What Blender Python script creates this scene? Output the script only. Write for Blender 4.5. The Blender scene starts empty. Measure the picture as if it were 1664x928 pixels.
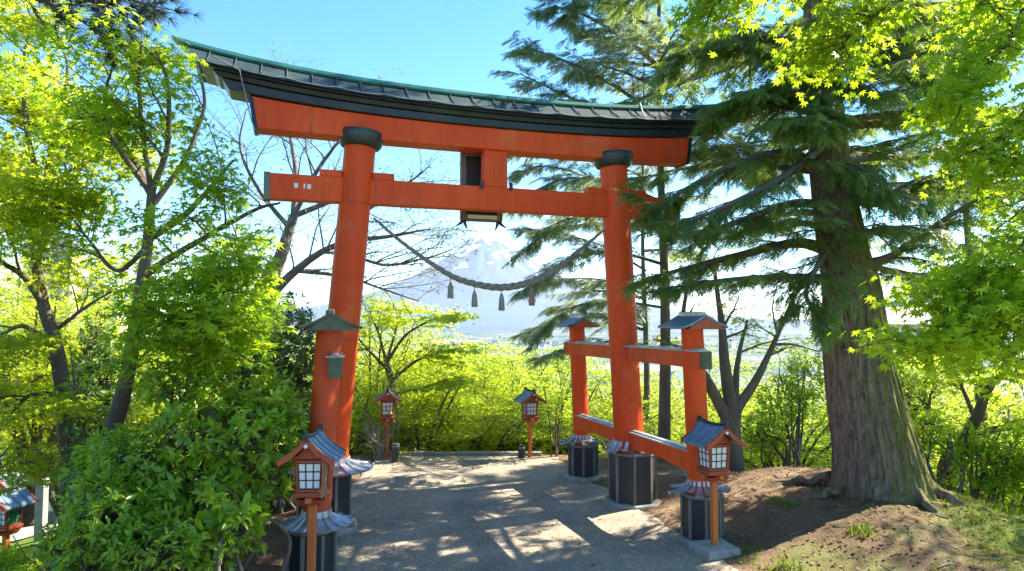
import bpy, math, random
import numpy as np
from mathutils import Vector, Matrix

rng = np.random.default_rng(7)
random.seed(7)
SC = bpy.context.scene
COL = SC.collection
R = math.radians
CAMZ, PITCH, F = 2.56, R(3.15), 1109.0

def P(px, py, D):
    """photo pixel + distance along the view axis on the ground -> world point"""
    x = (px - 832) / F
    up = (464 - py) / F
    Yc = math.cos(PITCH) - up * math.sin(PITCH)
    Zc = math.sin(PITCH) + up * math.cos(PITCH)
    return np.array([x * D / Yc, D, CAMZ + Zc * D / Yc])

# ------------------------------------------------------------------ noise
def _h(ix, iy, s):
    v = np.sin(ix * 127.1 + iy * 311.7 + s * 74.7) * 43758.5453
    return v - np.floor(v)
def vnoise(x, y, s=0):
    x = np.asarray(x, float); y = np.asarray(y, float)
    ix, iy = np.floor(x), np.floor(y)
    fx, fy = x - ix, y - iy
    fx = fx * fx * (3 - 2 * fx); fy = fy * fy * (3 - 2 * fy)
    a = _h(ix, iy, s); b = _h(ix + 1, iy, s); c = _h(ix, iy + 1, s); d = _h(ix + 1, iy + 1, s)
    return (a + (b - a) * fx) * (1 - fy) + (c + (d - c) * fx) * fy - 0.5
def fbm(x, y, o=4, s=0):
    t, a, f = 0, 1.0, 1.0
    for k in range(o):
        t = t + a * vnoise(x * f, y * f, s + k * 3.1)
        a *= .5; f *= 2.03
    return t
def softplus(x, k=1.0):
    return k * np.logaddexp(0, x / k)

# ------------------------------------------------------------------ ground height
def edge_r(y):
    return np.interp(y, [0, 5, 7.7, 9.8, 11.4, 13.4], [3.3, 2.75, 2.2, 1.75, 1.25, .85])
def edge_l(y):
    return np.interp(y, [0, 5, 7.3, 8.5, 10, 13.4], [-2.0, -1.85, -1.85, -2.2, -2.5, -2.7])
def gz(x, y):
    x = np.asarray(x, float); y = np.asarray(y, float)
    out = np.maximum(np.maximum(x - edge_r(y), edge_l(y) - x), 0)      # distance off the gravel
    w = np.clip(out / 1.2, 0, 1); w = w * w * (3 - 2 * w)
    mound = .42 * np.exp(-((x - 5.0) / 1.9) ** 2 - ((y - 8.9) / 2.3) ** 2) + .16 * np.exp(-((x - 3.9) / 1.6) ** 2 - ((y - 10.3) / 1.3) ** 2)
    rough = w * (.14 * fbm(x * .8, y * .8, 4, 5) + .05 * fbm(x * 4, y * 4, 3, 9)) * np.exp(-np.hypot(x, y - 8) / 60)
    rough = rough + (1 - w) * .012 * fbm(x * 1.3, y * 1.3, 3, 2)
    left = .14 * np.clip((-x - 1.5) / .8, 0, 1) * np.clip((9.0 - y) / 1.5, 0, 1)
    d = (x - 5.2) * .75 + (y - 8.9) * .66
    drop = .52 * softplus(d - 1.0, .25) * np.clip((x - 1.0) / 1.5, 0, 1)
    drop = drop + .5 * softplus(y - 13.7, .15) * np.clip(1 - (x - 1.0) / 1.5, 0, 1)
    dl = .42 * softplus(-x - 3.7, .3)
    terr = 1.95 * (1 - np.exp(-dl / 1.95)) + .28 * softplus(-x - 11, 1.0)
    drop = drop + terr
    z = mound + rough + left + .14 * softplus(5.2 - y, .4) * np.exp(-np.abs(x) / 30)
    return z - 55 * (1 - np.exp(-drop / 55))

# ------------------------------------------------------------------ materials
def new_mat(name):
    m = bpy.data.materials.new(name); m.use_nodes = True
    nt = m.node_tree; nt.nodes.clear()
    out = nt.nodes.new('ShaderNodeOutputMaterial')
    return m, nt, out
def N(nt, t, **kw):
    n = nt.nodes.new(t)
    for k, v in kw.items():
        if k in ('operation', 'blend_type', 'data_type', 'wave_type', 'bands_direction', 'feature', 'noise_dimensions'):
            setattr(n, k, v)
        else:
            n.inputs[k].default_value = v
    return n
def ramp(nt, stops):
    r = nt.nodes.new('ShaderNodeValToRGB'); e = r.color_ramp.elements
    while len(e) < len(stops): e.new(.5)
    for i, (p, c) in enumerate(stops):
        e[i].position = p
        e[i].color = (*c, 1) if isinstance(c, tuple) else (c, c, c, 1)
    return r
def rgb(nt, a, b, fac, mode='MIX'):
    m = nt.nodes.new('ShaderNodeMix'); m.data_type = 'RGBA'; m.blend_type = mode
    for idx, val in ((6, a), (7, b)):
        if isinstance(val, tuple): m.inputs[idx].default_value = (*val, 1)
        else: nt.links.new(val, m.inputs[idx])
    if isinstance(fac, float): m.inputs[0].default_value = fac
    else: nt.links.new(fac, m.inputs[0])
    return m.outputs[2]
def surface_mat(name, c1, c2, scale=4, rough=.6, bump=.3, bscale=None, metal=0, stretch=(1, 1, 1), c3=None, spec=.5, detail=8, streak=None):
    m, nt, out = new_mat(name); L = nt.links.new
    tc = nt.nodes.new('ShaderNodeTexCoord'); mp = nt.nodes.new('ShaderNodeMapping'); mp.inputs['Scale'].default_value = stretch
    L(tc.outputs['Object'], mp.inputs[0])
    n = N(nt, 'ShaderNodeTexNoise', Scale=scale, Detail=float(detail), Roughness=.62); L(mp.outputs[0], n.inputs['Vector'])
    rr = ramp(nt, [(.35, 0.0), (.65, 1.0)]); L(n.outputs[0], rr.inputs[0])
    col = rgb(nt, c1, c2, rr.outputs[0])
    if c3 is not None:
        n3 = N(nt, 'ShaderNodeTexNoise', Scale=scale * .37, Detail=6.0, Roughness=.7); L(mp.outputs[0], n3.inputs['Vector'])
        r3 = ramp(nt, [(.56, 0.0), (.70, 1.0)]); L(n3.outputs[0], r3.inputs[0])
        col = rgb(nt, col, c3, r3.outputs[0])
    if streak is not None:                                       # rain streaks and chalky worn patches in the paint
        mp4 = nt.nodes.new('ShaderNodeMapping'); mp4.inputs['Scale'].default_value = (1, 1, .07); L(tc.outputs['Object'], mp4.inputs[0])
        n4 = N(nt, 'ShaderNodeTexNoise', Scale=13.0, Detail=7.0, Roughness=.7); L(mp4.outputs[0], n4.inputs['Vector'])
        r4 = ramp(nt, [(.54, 0.0), (.72, .75)]); L(n4.outputs[0], r4.inputs[0]); col = rgb(nt, col, streak[0], r4.outputs[0])
        n5 = N(nt, 'ShaderNodeTexNoise', Scale=1.7, Detail=9.0, Roughness=.72); L(tc.outputs['Object'], n5.inputs['Vector'])
        r5 = ramp(nt, [(.55, 0.0), (.70, .6)]); L(n5.outputs[0], r5.inputs[0]); col = rgb(nt, col, streak[1], r5.outputs[0])
        n6 = N(nt, 'ShaderNodeTexNoise', Scale=34.0, Detail=6.0, Roughness=.8); L(tc.outputs['Object'], n6.inputs['Vector'])
        r6 = ramp(nt, [(.70, 0.0), (.74, .8)]); L(n6.outputs[0], r6.inputs[0]); col = rgb(nt, col, streak[2], r6.outputs[0])
    b = N(nt, 'ShaderNodeBsdfPrincipled', Roughness=rough, Metallic=metal)
    b.inputs['Specular IOR Level'].default_value = spec
    L(col, b.inputs['Base Color'])
    nb = N(nt, 'ShaderNodeTexNoise', Scale=bscale or scale * 4, Detail=6.0, Roughness=.65); L(mp.outputs[0], nb.inputs['Vector'])
    bp = N(nt, 'ShaderNodeBump', Strength=bump, Distance=.02); L(nb.outputs[0], bp.inputs['Height']); L(bp.outputs[0], b.inputs['Normal'])
    rm = nt.nodes.new('ShaderNodeMapRange'); rm.inputs[3].default_value = max(.05, rough - .12); rm.inputs[4].default_value = min(1, rough + .15)
    L(nb.outputs[0], rm.inputs[0]); L(rm.outputs[0], b.inputs['Roughness'])
    L(b.outputs[0], out.inputs[0])
    return m
def leaf_mat(name, c_dark, c_light, t_col, trans=.5, rough=.5, spec=.3):
    m, nt, out = new_mat(name); L = nt.links.new
    g = nt.nodes.new('ShaderNodeNewGeometry')
    tc = nt.nodes.new('ShaderNodeTexCoord')
    n = N(nt, 'ShaderNodeTexNoise', Scale=.9, Detail=3.0); L(tc.outputs['Object'], n.inputs['Vector'])
    r0 = ramp(nt, [(.38, 0.0), (.62, 1.0)]); L(n.outputs[0], r0.inputs[0])
    mx = nt.nodes.new('ShaderNodeMath'); mx.operation = 'MULTIPLY_ADD'
    L(g.outputs['Random Per Island'], mx.inputs[0]); mx.inputs[1].default_value = .55; 
    m2 = nt.nodes.new('ShaderNodeMath'); m2.operation = 'MULTIPLY'; L(r0.outputs[0], m2.inputs[0]); m2.inputs[1].default_value = .45
    L(m2.outputs[0], mx.inputs[2])
    col = rgb(nt, c_dark, c_light, mx.outputs[0])
    tcol = rgb(nt, tuple(v * .6 for v in t_col), t_col, mx.outputs[0])
    b = N(nt, 'ShaderNodeBsdfPrincipled', Roughness=rough); b.inputs['Specular IOR Level'].default_value = spec
    L(col, b.inputs['Base Color'])
    t = nt.nodes.new('ShaderNodeBsdfTranslucent'); L(tcol, t.inputs[0])
    mixs = nt.nodes.new('ShaderNodeMixShader'); mixs.inputs[0].default_value = trans
    L(b.outputs[0], mixs.inputs[1]); L(t.outputs[0], mixs.inputs[2]); L(mixs.outputs[0], out.inputs[0])
    return m

M = {}
M['vermilion'] = surface_mat('vermilion_paint', (.70, .058, .005), (.82, .092, .006), 2.2, .52, .28, 30, c3=(.58, .06, .014), stretch=(1, 1, .22), spec=.3, streak=((.42, .045, .012), (.80, .17, .06), (.30, .10, .06)))
M['vermilion_faded'] = surface_mat('faded_vermilion_paint', (.46, .075, .03), (.58, .075, .016), 3, .65, .3, 22, c3=(.20, .13, .075), stretch=(1, 1, .35), spec=.3)
M['navy'] = surface_mat('dark_copper_cladding', (.012, .018, .03), (.024, .034, .045), 3, .38, .12, 18, metal=.25, c3=(.03, .05, .05))
M['roofmetal'] = surface_mat('weathered_roof_metal', (.012, .028, .03), (.024, .048, .048), 4, .58, .25, 20, metal=0, c3=(.04, .075, .065), spec=.3)
M['verdigris'] = surface_mat('verdigris_copper', (.025, .15, .12), (.05, .24, .18), 3, .5, .15, 20, metal=.15, c3=(.03, .10, .10))
M['ringpaint'] = surface_mat('black_green_ring_paint', (.018, .028, .026), (.035, .055, .05), 6, .4, .2, 25, c3=(.06, .09, .08))
M['black'] = surface_mat('black_lacquered_planks', (.012, .014, .017), (.028, .030, .034), 5, .42, .3, 14, stretch=(1, 1, .15), c3=(.06, .062, .062))
M['weathered'] = surface_mat('weathered_grey_boards', (.13, .12, .105), (.20, .19, .165), 7, .75, .4, 20, stretch=(1, 1, .2), c3=(.09, .09, .06))
M['silver'] = surface_mat('silvered_copper_sheet', (.32, .33, .36), (.52, .53, .56), 5, .38, .25, 12, metal=.65, c3=(.20, .18, .17))
M['stone'] = surface_mat('mossy_stone', (.22, .21, .19), (.32, .31, .28), 6, .85, .6, 22, c3=(.10, .13, .045))
M['concrete'] = surface_mat('pale_concrete', (.27, .26, .23), (.37, .36, .32), 9, .85, .5, 60, c3=(.20, .21, .15))
M['postwood'] = surface_mat('orange_stained_wood', (.46, .115, .022), (.58, .16, .03), 5, .5, .3, 22, stretch=(1, 1, .12), c3=(.30, .07, .02))
M['redwood'] = surface_mat('red_brown_stained_wood', (.30, .05, .018), (.40, .072, .022), 6, .5, .3, 24, stretch=(1, 1, .2), c3=(.17, .04, .02))
M['lanternroof'] = surface_mat('blue_grey_roof_sheet', (.10, .16, .22), (.17, .24, .31), 5, .42, .15, 18, metal=.2, c3=(.24, .28, .30))
M['paper'] = surface_mat('white_paper_panel', (.72, .72, .66), (.80, .80, .74), 4, .7, .05, 20)
M['greenpane'] = surface_mat('green_panel', (.02, .20, .10), (.04, .28, .15), 4, .4, .05, 20)
M['lattice'] = surface_mat('dark_lattice_wood', (.02, .018, .016), (.035, .03, .028), 8, .5, .1, 20)
M['whitetag'] = surface_mat('white_paper_tag', (.72, .71, .66), (.8, .79, .75), 4, .7, .05, 20)
M['straw'] = surface_mat('weathered_straw_rope', (.22, .20, .16), (.34, .31, .26), 22, .85, .8, 90, c3=(.13, .125, .11))
M['tassel'] = surface_mat('grey_straw_tassel', (.30, .26, .21), (.46, .41, .33), 30, .85, .9, 120, stretch=(1, 1, .1))
M['tassel_red'] = surface_mat('faded_red_tassel', (.34, .19, .15), (.44, .27, .21), 30, .85, .9, 120, stretch=(1, 1, .1))
M['bark_dark'] = surface_mat('dark_maple_bark', (.065, .05, .035), (.125, .10, .07), 7, .85, .7, 26, stretch=(1, 1, .35), c3=(.11, .12, .045))
M['bark_grey'] = surface_mat('grey_bark', (.10, .085, .065), (.17, .15, .12), 6, .85, .7, 24, stretch=(1, 1, .3), c3=(.10, .11, .055))
M['bark_cherry'] = surface_mat('cherry_bark', (.11, .09, .08), (.20, .17, .145), 7, .8, .6, 24, c3=(.13, .14, .08))
M['twig'] = surface_mat('bare_twig_bark', (.16, .13, .10), (.26, .22, .17), 9, .85, .3, 30)
M['cable'] = surface_mat('grey_cable', (.2, .2, .2), (.3, .3, .3), 9, .5, .1, 30)
M['snowroof'] = surface_mat('house_roof_grey', (.10, .11, .13), (.2, .21, .23), .2, .6, .1, 2)
M['houseroof_blue'] = surface_mat('house_roof_blue', (.08, .14, .22), (.12, .2, .3), .2, .5, .1, 2)
M['houseroof_brown'] = surface_mat('house_roof_brown', (.16, .09, .06), (.22, .13, .09), .2, .6, .1, 2)
M['housewall'] = surface_mat('house_wall_white', (.6, .6, .58), (.72, .71, .68), .3, .8, .05, 3)
M['housewall_tan'] = surface_mat('house_wall_tan', (.45, .36, .26), (.55, .46, .35), .3, .8, .05, 3)
M['window'] = surface_mat('house_window_glass', (.03, .045, .06), (.06, .08, .10), .5, .15, .02, 3)
M['tealroof'] = surface_mat('teal_copper_roof', (.04, .26, .30), (.07, .36, .38), 1.5, .45, .2, 10, metal=.1, c3=(.10, .30, .32))
M['timber'] = surface_mat('brown_timber_wall', (.20, .12, .07), (.28, .17, .10), 3, .7, .2, 12, stretch=(1, 1, .3))
M['iron'] = surface_mat('dark_weathered_post', (.03, .03, .028), (.06, .058, .05), 8, .8, .5, 30, c3=(.07, .08, .04))
M['leaf_maple_yellow'] = leaf_mat('maple_leaf_yellow_green', (.16, .28, .014), (.36, .43, .016), (.80, .90, .04), .6)
M['leaf_maple_green'] = leaf_mat('maple_leaf_green', (.10, .24, .012), (.26, .39, .016), (.62, .84, .03), .58)
M['leaf_maple_fore'] = leaf_mat('maple_leaf_fresh', (.12, .26, .010), (.25, .38, .014), (.62, .84, .03), .6)
M['leaf_bg'] = leaf_mat('slope_maple_leaf', (.18, .31, .014), (.37, .45, .018), (.82, .93, .05), .64)
M['leaf_bg2'] = leaf_mat('slope_maple_leaf_green', (.14, .28, .014), (.28, .40, .018), (.68, .88, .05), .62)
M['leaf_shrub'] = leaf_mat('glossy_shrub_leaf', (.09, .22, .014), (.33, .48, .03), (.64, .86, .04), .46, .28, .5)
M['leaf_dark'] = leaf_mat('dark_evergreen_leaf', (.06, .13, .045), (.18, .27, .085), (.36, .50, .09), .36, .42, .4)
M['leaf_cherry'] = leaf_mat('small_cherry_leaf', (.09, .13, .03), (.16, .22, .05), (.3, .42, .06), .4)
M['needle'] = leaf_mat('conifer_needle', (.05, .125, .035), (.19, .29, .07), (.40, .54, .10), .42, .45, .3)
M['needle_blue'] = leaf_mat('blue_green_conifer_needle', (.075, .155, .10), (.22, .31, .15), (.45, .55, .22), .42, .45, .3)
M['needle_pale'] = leaf_mat('pale_conifer_needle', (.11, .17, .11), (.27, .33, .18), (.48, .55, .26), .4, .45, .3)
M['mossy_board'] = surface_mat('dark_mossy_board', (.07, .085, .05), (.12, .13, .085), 9, .85, .5, 30)
M['needle_pine'] = leaf_mat('dark_pine_needle', (.03, .06, .05), (.07, .11, .085), (.09, .13, .07), .2, .5, .3)
M['litter'] = leaf_mat('dry_fallen_leaves', (.12, .06, .025), (.30, .17, .08), (.2, .1, .04), .2, .7, .2)
M['grass'] = leaf_mat('short_moss_grass', (.05, .10, .012), (.14, .20, .02), (.3, .4, .03), .4, .6, .2)
M['rope_red'] = surface_mat('faded_red_cord', (.34, .12, .06), (.45, .2, .1), 20, .8, .3, 60)

# ------------------------------------------------------------------ mesh building
class MB:
    def __init__(s):
        s.v = []; s.f = []; s.m = []; s.sm = []; s.n = 0
    def add(s, verts, faces, mi=0, smooth=False):
        verts = np.asarray(verts, float).reshape(-1, 3)
        s.v.append(verts)
        for f in faces:
            s.f.append([int(i) + s.n for i in f]); s.m.append(mi); s.sm.append(smooth)
        s.n += len(verts)
    def box(s, c, size, rz=0, mi=0, top=1.0, ax=None):
        hx, hy, hz = [a / 2 for a in size]
        pts = []
        for z, k in ((-hz, 1), (hz, top)):
            for x, y in ((-hx * k, -hy * k), (hx * k, -hy * k), (hx * k, hy * k), (-hx * k, hy * k)):
                pts.append((x, y, z))
        pts = np.array(pts)
        ca, sa = math.cos(rz), math.sin(rz)
        if ax is not None:
            pts = pts @ np.array(ax)
        else:
            pts = np.stack([pts[:, 0] * ca - pts[:, 1] * sa, pts[:, 0] * sa + pts[:, 1] * ca, pts[:, 2]], 1)
        s.add(pts + np.array(c), [(3, 2, 1, 0), (4, 5, 6, 7), (0, 1, 5, 4), (1, 2, 6, 5), (2, 3, 7, 6), (3, 0, 4, 7)], mi)
    def tube(s, pts, rad, k=8, mi=0, cap=True, mod=None, smooth=True):
        pts = np.asarray(pts, float); n = len(pts)
        rad = np.full(n, rad) if np.isscalar(rad) else np.asarray(rad, float)
        t = np.gradient(pts, axis=0); t /= np.linalg.norm(t, axis=1)[:, None] + 1e-9
        ref = np.array([0, 0, 1.0]) if abs(t[0][2]) < .9 else np.array([1.0, 0, 0])
        a = np.cross(ref, t[0]); a /= np.linalg.norm(a)
        rings = []
        ang = np.arange(k) * 2 * math.pi / k
        for i in range(n):
            a = a - t[i] * np.dot(a, t[i]); a /= np.linalg.norm(a) + 1e-9
            b = np.cross(t[i], a)
            r = rad[i] * (np.ones(k) if mod is None else mod(i / (n - 1), ang))
            rings.append(pts[i] + (np.cos(ang) * r)[:, None] * a + (np.sin(ang) * r)[:, None] * b)
        faces = []
        for i in range(n - 1):
            for j in range(k):
                j2 = (j + 1) % k
                faces.append((i * k + j, i * k + j2, (i + 1) * k + j2, (i + 1) * k + j))
        s.add(np.concatenate(rings), faces, mi, smooth)
        if cap:
            s.add(rings[0], [tuple(range(k))[::-1]], mi); s.add(rings[-1], [tuple(range(k))], mi)
    def prism(s, poly, z0, z1, mi=0, k2=1.0, c=(0, 0)):
        n = len(poly); poly = np.asarray(poly, float)
        top = (poly - np.array(c)) * k2 + np.array(c)
        v = [(x, y, z0) for x, y in poly] + [(x, y, z1) for x, y in top]
        s.add(v, [tuple(range(n))[::-1], tuple(range(n, 2 * n))] + [(i, (i + 1) % n, n + (i + 1) % n, n + i) for i in range(n)], mi)
    def build(s, name, mats, parent=None, origin=None, bevel=0):
        if not isinstance(mats, (list, tuple)): mats = [mats]
        v = np.concatenate(s.v) if s.v else np.zeros((0, 3))
        if origin is not None: v = v - np.asarray(origin)
        return fast_mesh(name, v, s.f, mats, parent, s.m, s.sm, bevel)

def fast_mesh(name, v, faces, mats, parent=None, mi=None, sm=None, bevel=0):
    me = bpy.data.meshes.new(name)
    if isinstance(faces, np.ndarray):
        nf, k = faces.shape
        me.vertices.add(len(v)); me.vertices.foreach_set('co', np.asarray(v, np.float32).ravel())
        me.loops.add(nf * k); me.loops.foreach_set('vertex_index', faces.astype(np.int32).ravel())
        me.polygons.add(nf); me.polygons.foreach_set('loop_start', (np.arange(nf) * k).astype(np.int32))
        me.update(calc_edges=True)
    else:
        me.from_pydata([tuple(a) for a in v], [], faces)
    for m in (mats if isinstance(mats, (list, tuple)) else [mats]): me.materials.append(m)
    if mi is not None and len(set(mi)) > 1: me.polygons.foreach_set('material_index', np.asarray(mi, np.int32))
    if sm is not None and any(sm): me.polygons.foreach_set('use_smooth', np.asarray(sm, bool))
    me.update()
    o = bpy.data.objects.new(name, me); COL.objects.link(o)
    if parent is not None: o.parent = parent
    if bevel:
        b = o.modifiers.new('bevel', 'BEVEL'); b.width = bevel; b.segments = 2; b.limit_method = 'ANGLE'; b.angle_limit = R(40)
    return o
def tag(o, label=None, cat=None, group=None, kind=None):
    if label: o['label'] = label
    if cat: o['category'] = cat
    if group: o['group'] = group
    if kind: o['kind'] = kind
    return o
def thing(name, loc, label, cat, group=None, rz=0):
    o = bpy.data.objects.new(name, None); COL.objects.link(o)
    o.location = tuple(float(a) for a in loc); o.rotation_euler = (0, 0, rz); o.empty_display_size = .2
    return tag(o, label, cat, group)
def copy_tree(o, parent=None):
    c = o.copy(); COL.objects.link(c)
    if parent is not None: c.parent = parent
    for ch in list(o.children): copy_tree(ch, c)
    return c

# ------------------------------------------------------------------ leaves
def unit(a): return a / (np.linalg.norm(a, axis=-1, keepdims=True) + 1e-9)
def tmpl_star(lobes, notch=.40):
    angs = [a for a, _ in lobes]
    pts = [(0, 0, 0)]
    ring = []
    for i, (a, l) in enumerate(lobes):
        ring.append((l * math.cos(R(a)), l * math.sin(R(a)), -.16 * l * l))
        if i < len(lobes) - 1:
            am = (a + lobes[i + 1][0]) / 2
            ring.append((notch * math.cos(R(am)), notch * math.sin(R(am)), .0))
    pts += ring
    f = [(0, i, i + 1) for i in range(1, len(ring))]
    return np.array(pts) + np.array([.25, 0, 0]), np.array(f)
STAR7 = tmpl_star([(-128, .42), (-84, .74), (-40, .95), (0, 1.05), (40, .95), (84, .74), (128, .42)], .36)
STAR5 = tmpl_star([(-105, .62), (-50, .95), (0, 1.05), (50, .95), (105, .62)], .36)
DIAM = (np.array([(0, 0, 0), (.5, -.36, .06), (1, 0, -.1), (.5, .36, .06)]), np.array([(0, 1, 2), (0, 2, 3)]))
TRI3 = tmpl_star([(-62, .85), (0, 1.0), (62, .85)], .34)
ELLI = (np.array([(0, 0, 0), (.22, -.15, .05), (.58, -.19, .05), (1, 0, -.12), (.58, .19, .05), (.22, .15, .05), (.4, 0, -.01), (.7, 0, -.03)]),
        np.array([(0, 1, 6), (1, 2, 6), (2, 7, 6), (2, 3, 7), (3, 4, 7), (4, 6, 7), (4, 5, 6), (5, 0, 6)]))
def tmpl_spray(n=9, ang=48, nl=.26, w=.026, droop=.25):
    v = [(0, -.012, 0), (0, .012, 0), (1, 0, -droop)]; f = [(0, 1, 2)]
    for i in range(n):
        u = .06 + .92 * i / (n - 1)
        l = nl * (1.05 - .55 * u)
        for sgn in (-1, 1):
            a = R(ang - 12 * u); z0 = -droop * u * u
            du, dv = l * math.cos(a), sgn * l * math.sin(a)
            b = len(v)
            v += [(u - w, 0, z0), (u + w, 0, z0), (u + du, dv, z0 - .05 - .03 * u)]
            f.append((b, b + 1, b + 2))
    return np.array(v), np.array(f)
SPRAY = tmpl_spray()
def tmpl_twiglets(seed, n=11):
    r = np.random.default_rng(seed); v = [(0, -.01, 0), (0, .01, 0), (1, 0, -.2)]; f = [(0, 1, 2)]
    for i in range(n):
        u = .05 + .93 * i / (n - 1)
        for sgn in (-1, 1):
            l = (.34 - .2 * u) * r.uniform(.7, 1.2); a = R(r.uniform(38, 62)); z0 = -.2 * u * u
            dx, dy = math.cos(a), sgn * math.sin(a); e = np.array([u + l * dx, l * dy, z0 - .25 * l * r.uniform(.4, 1.4)])
            nrm = np.array([-dy, dx, 0]); w = .034 * r.uniform(.8, 1.2)
            m = np.array([u, 0, z0]) * .45 + e * .55
            b = len(v)
            v += [(u, 0, z0), tuple(m + nrm * w + np.array([0, 0, .012])), tuple(e), tuple(m - nrm * w)]
            f += [(b, b + 1, b + 2), (b, b + 2, b + 3)]
    return np.array(v), np.array(f)
FROND = tmpl_twiglets(3)
def tmpl_tuft(n=22, seed=1):
    r = np.random.default_rng(seed); v = []; f = []
    for i in range(n):
        a = r.uniform(0, 2 * math.pi); b = r.uniform(.15, 1.1)
        d = np.array([math.cos(b), math.sin(b) * math.cos(a), math.sin(b) * math.sin(a)])
        side = unit(np.cross(d, r.normal(size=3))) * .018
        k = len(v); v += [tuple(side), tuple(-side), tuple(d * r.uniform(.8, 1.1))]; f.append((k, k + 1, k + 2))
    return np.array(v), np.array(f)
TUFT = tmpl_tuft()

def scatter(tmpl, pos, tip, nrm, size):
    tv, tf = tmpl
    pos = np.asarray(pos, float); n = len(pos)
    tip = unit(np.asarray(tip, float)); nrm = np.asarray(nrm, float)
    side = unit(np.cross(nrm, tip)); nrm = np.cross(tip, side)
    size = np.broadcast_to(np.asarray(size, float), (n,))
    v = (tip[:, None, :] * tv[None, :, 0:1] + side[:, None, :] * tv[None, :, 1:2] + nrm[:, None, :] * tv[None, :, 2:3]) * size[:, None, None] + pos[:, None, :]
    f = tf[None] + (np.arange(n) * len(tv))[:, None, None]
    return v.reshape(-1, 3), f.reshape(-1, 3)
class Leaves:
    def __init__(s): s.v = []; s.f = []; s.n = 0
    def add(s, tmpl, pos, tip, nrm, size):
        if len(pos) == 0: return
        v, f = scatter(tmpl, pos, tip, nrm, size)
        s.v.append(v); s.f.append(f + s.n); s.n += len(v)
    def build(s, name, mat, parent=None, origin=(0, 0, 0)):
        return fast_mesh(name, np.concatenate(s.v) - np.asarray(origin), np.concatenate(s.f), [mat], parent)

# ------------------------------------------------------------------ branching
def smooth_line(pts, n=10):
    """Catmull-Rom through control points"""
    p = np.asarray(pts, float)
    if len(p) == 2: return p[0] + (p[1] - p[0]) * np.linspace(0, 1, n)[:, None]
    q = np.vstack([2 * p[0] - p[1], p, 2 * p[-1] - p[-2]]); out = []
    for i in range(len(p) - 1):
        a, b, c, d = q[i:i + 4]
        for t in np.linspace(0, 1, n, endpoint=False):
            out.append(.5 * (2 * b + (c - a) * t + (2 * a - 5 * b + 4 * c - d) * t * t + (3 * b - a - 3 * c + d) * t ** 3))
    out.append(p[-1]); return np.array(out)
def at(line, t):
    x = t * (len(line) - 1); i = min(int(x), len(line) - 2); f = x - i
    return line[i] * (1 - f) + line[i + 1] * f, unit(line[i + 1] - line[i])
def offshoot(p, tang, length, ang=(30, 65), up=.15, flat=.5, seg=6, wob=.12):
    """a side branch leaving a parent at p; flat squeezes it towards the horizontal"""
    r = rng.normal(size=3); r[2] *= (1 - flat)
    r = r - tang * np.dot(r, tang); r = unit(r)
    a = R(rng.uniform(*ang))
    d = unit(tang * math.cos(a) + r * math.sin(a) + np.array([0, 0, up]))
    pts = [p]; st = length / seg
    for i in range(seg):
        w = rng.normal(size=3) * wob; w[2] *= .6
        d = unit(d + w + np.array([0, 0, up * .12])); d = unit(d * np.array([1, 1, 1 - flat * .25]))
        pts.append(pts[-1] + d * st)
    return np.array(pts)
def make_broadleaf(wood, lv, limbs, tmpl, leaf, n1=7, l1=(.8, 1.5), n2=5, l2=(.35, .7), nl=26, spread=.14, flat=.6, t0=.35, up=.12, r0=.03, pad=.35, droop=.35, twigs=True, cull=None):
    """limbs: list of (line, r_start, r_end) already placed; adds side branches, twigs and leaves"""
    P_, T_, N_, S_ = [], [], [], []
    for line, ra, rb in limbs:
        L = np.linalg.norm(np.diff(line, axis=0), axis=1).sum()
        for k in range(max(2, int(n1 * max(.5, min(2.5, L / 2))))):
            t = rng.uniform(t0, 1)
            p, tg = at(line, t)
            r = max(.008, min(r0, (ra + (rb - ra) * t) * .5))
            b = offshoot(p, tg, rng.uniform(*l1), (28, 70), up, flat, 6)
            if cull is not None and not cull(b[-1:])[0]: continue
            wood.tube(b, np.linspace(r, r * .35, len(b)), 5, cap=False)
            for j in range(n2):
                p2, tg2 = at(b, rng.uniform(.25, 1))
                c = offshoot(p2, tg2, rng.uniform(*l2), (25, 65), up * .5, flat, 4, .16)
                if twigs: wood.tube(c, np.linspace(r * .35, r * .12, len(c)), 3, cap=False)
                m = rng.poisson(nl)
                for q in range(m):
                    pp, tt = at(c, rng.uniform(.05, 1))
                    off = rng.normal(size=3) * spread; off[2] *= pad
                    P_.append(pp + off)
                    o2 = off + tt * .12 + rng.normal(size=3) * .08
                    T_.append(np.array([o2[0], o2[1], -droop * np.linalg.norm(o2[:2]) + rng.normal() * .04]))
                    N_.append(np.array([0, 0, 1.0]) + rng.normal(size=3) * .38)
                    S_.append(leaf * rng.uniform(.6, 1.25))
    if P_:
        k = np.ones(len(P_), bool) if cull is None else cull(np.array(P_))
        lv.add(tmpl, np.array(P_)[k], np.array(T_)[k], np.array(N_)[k], np.array(S_)[k])
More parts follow.
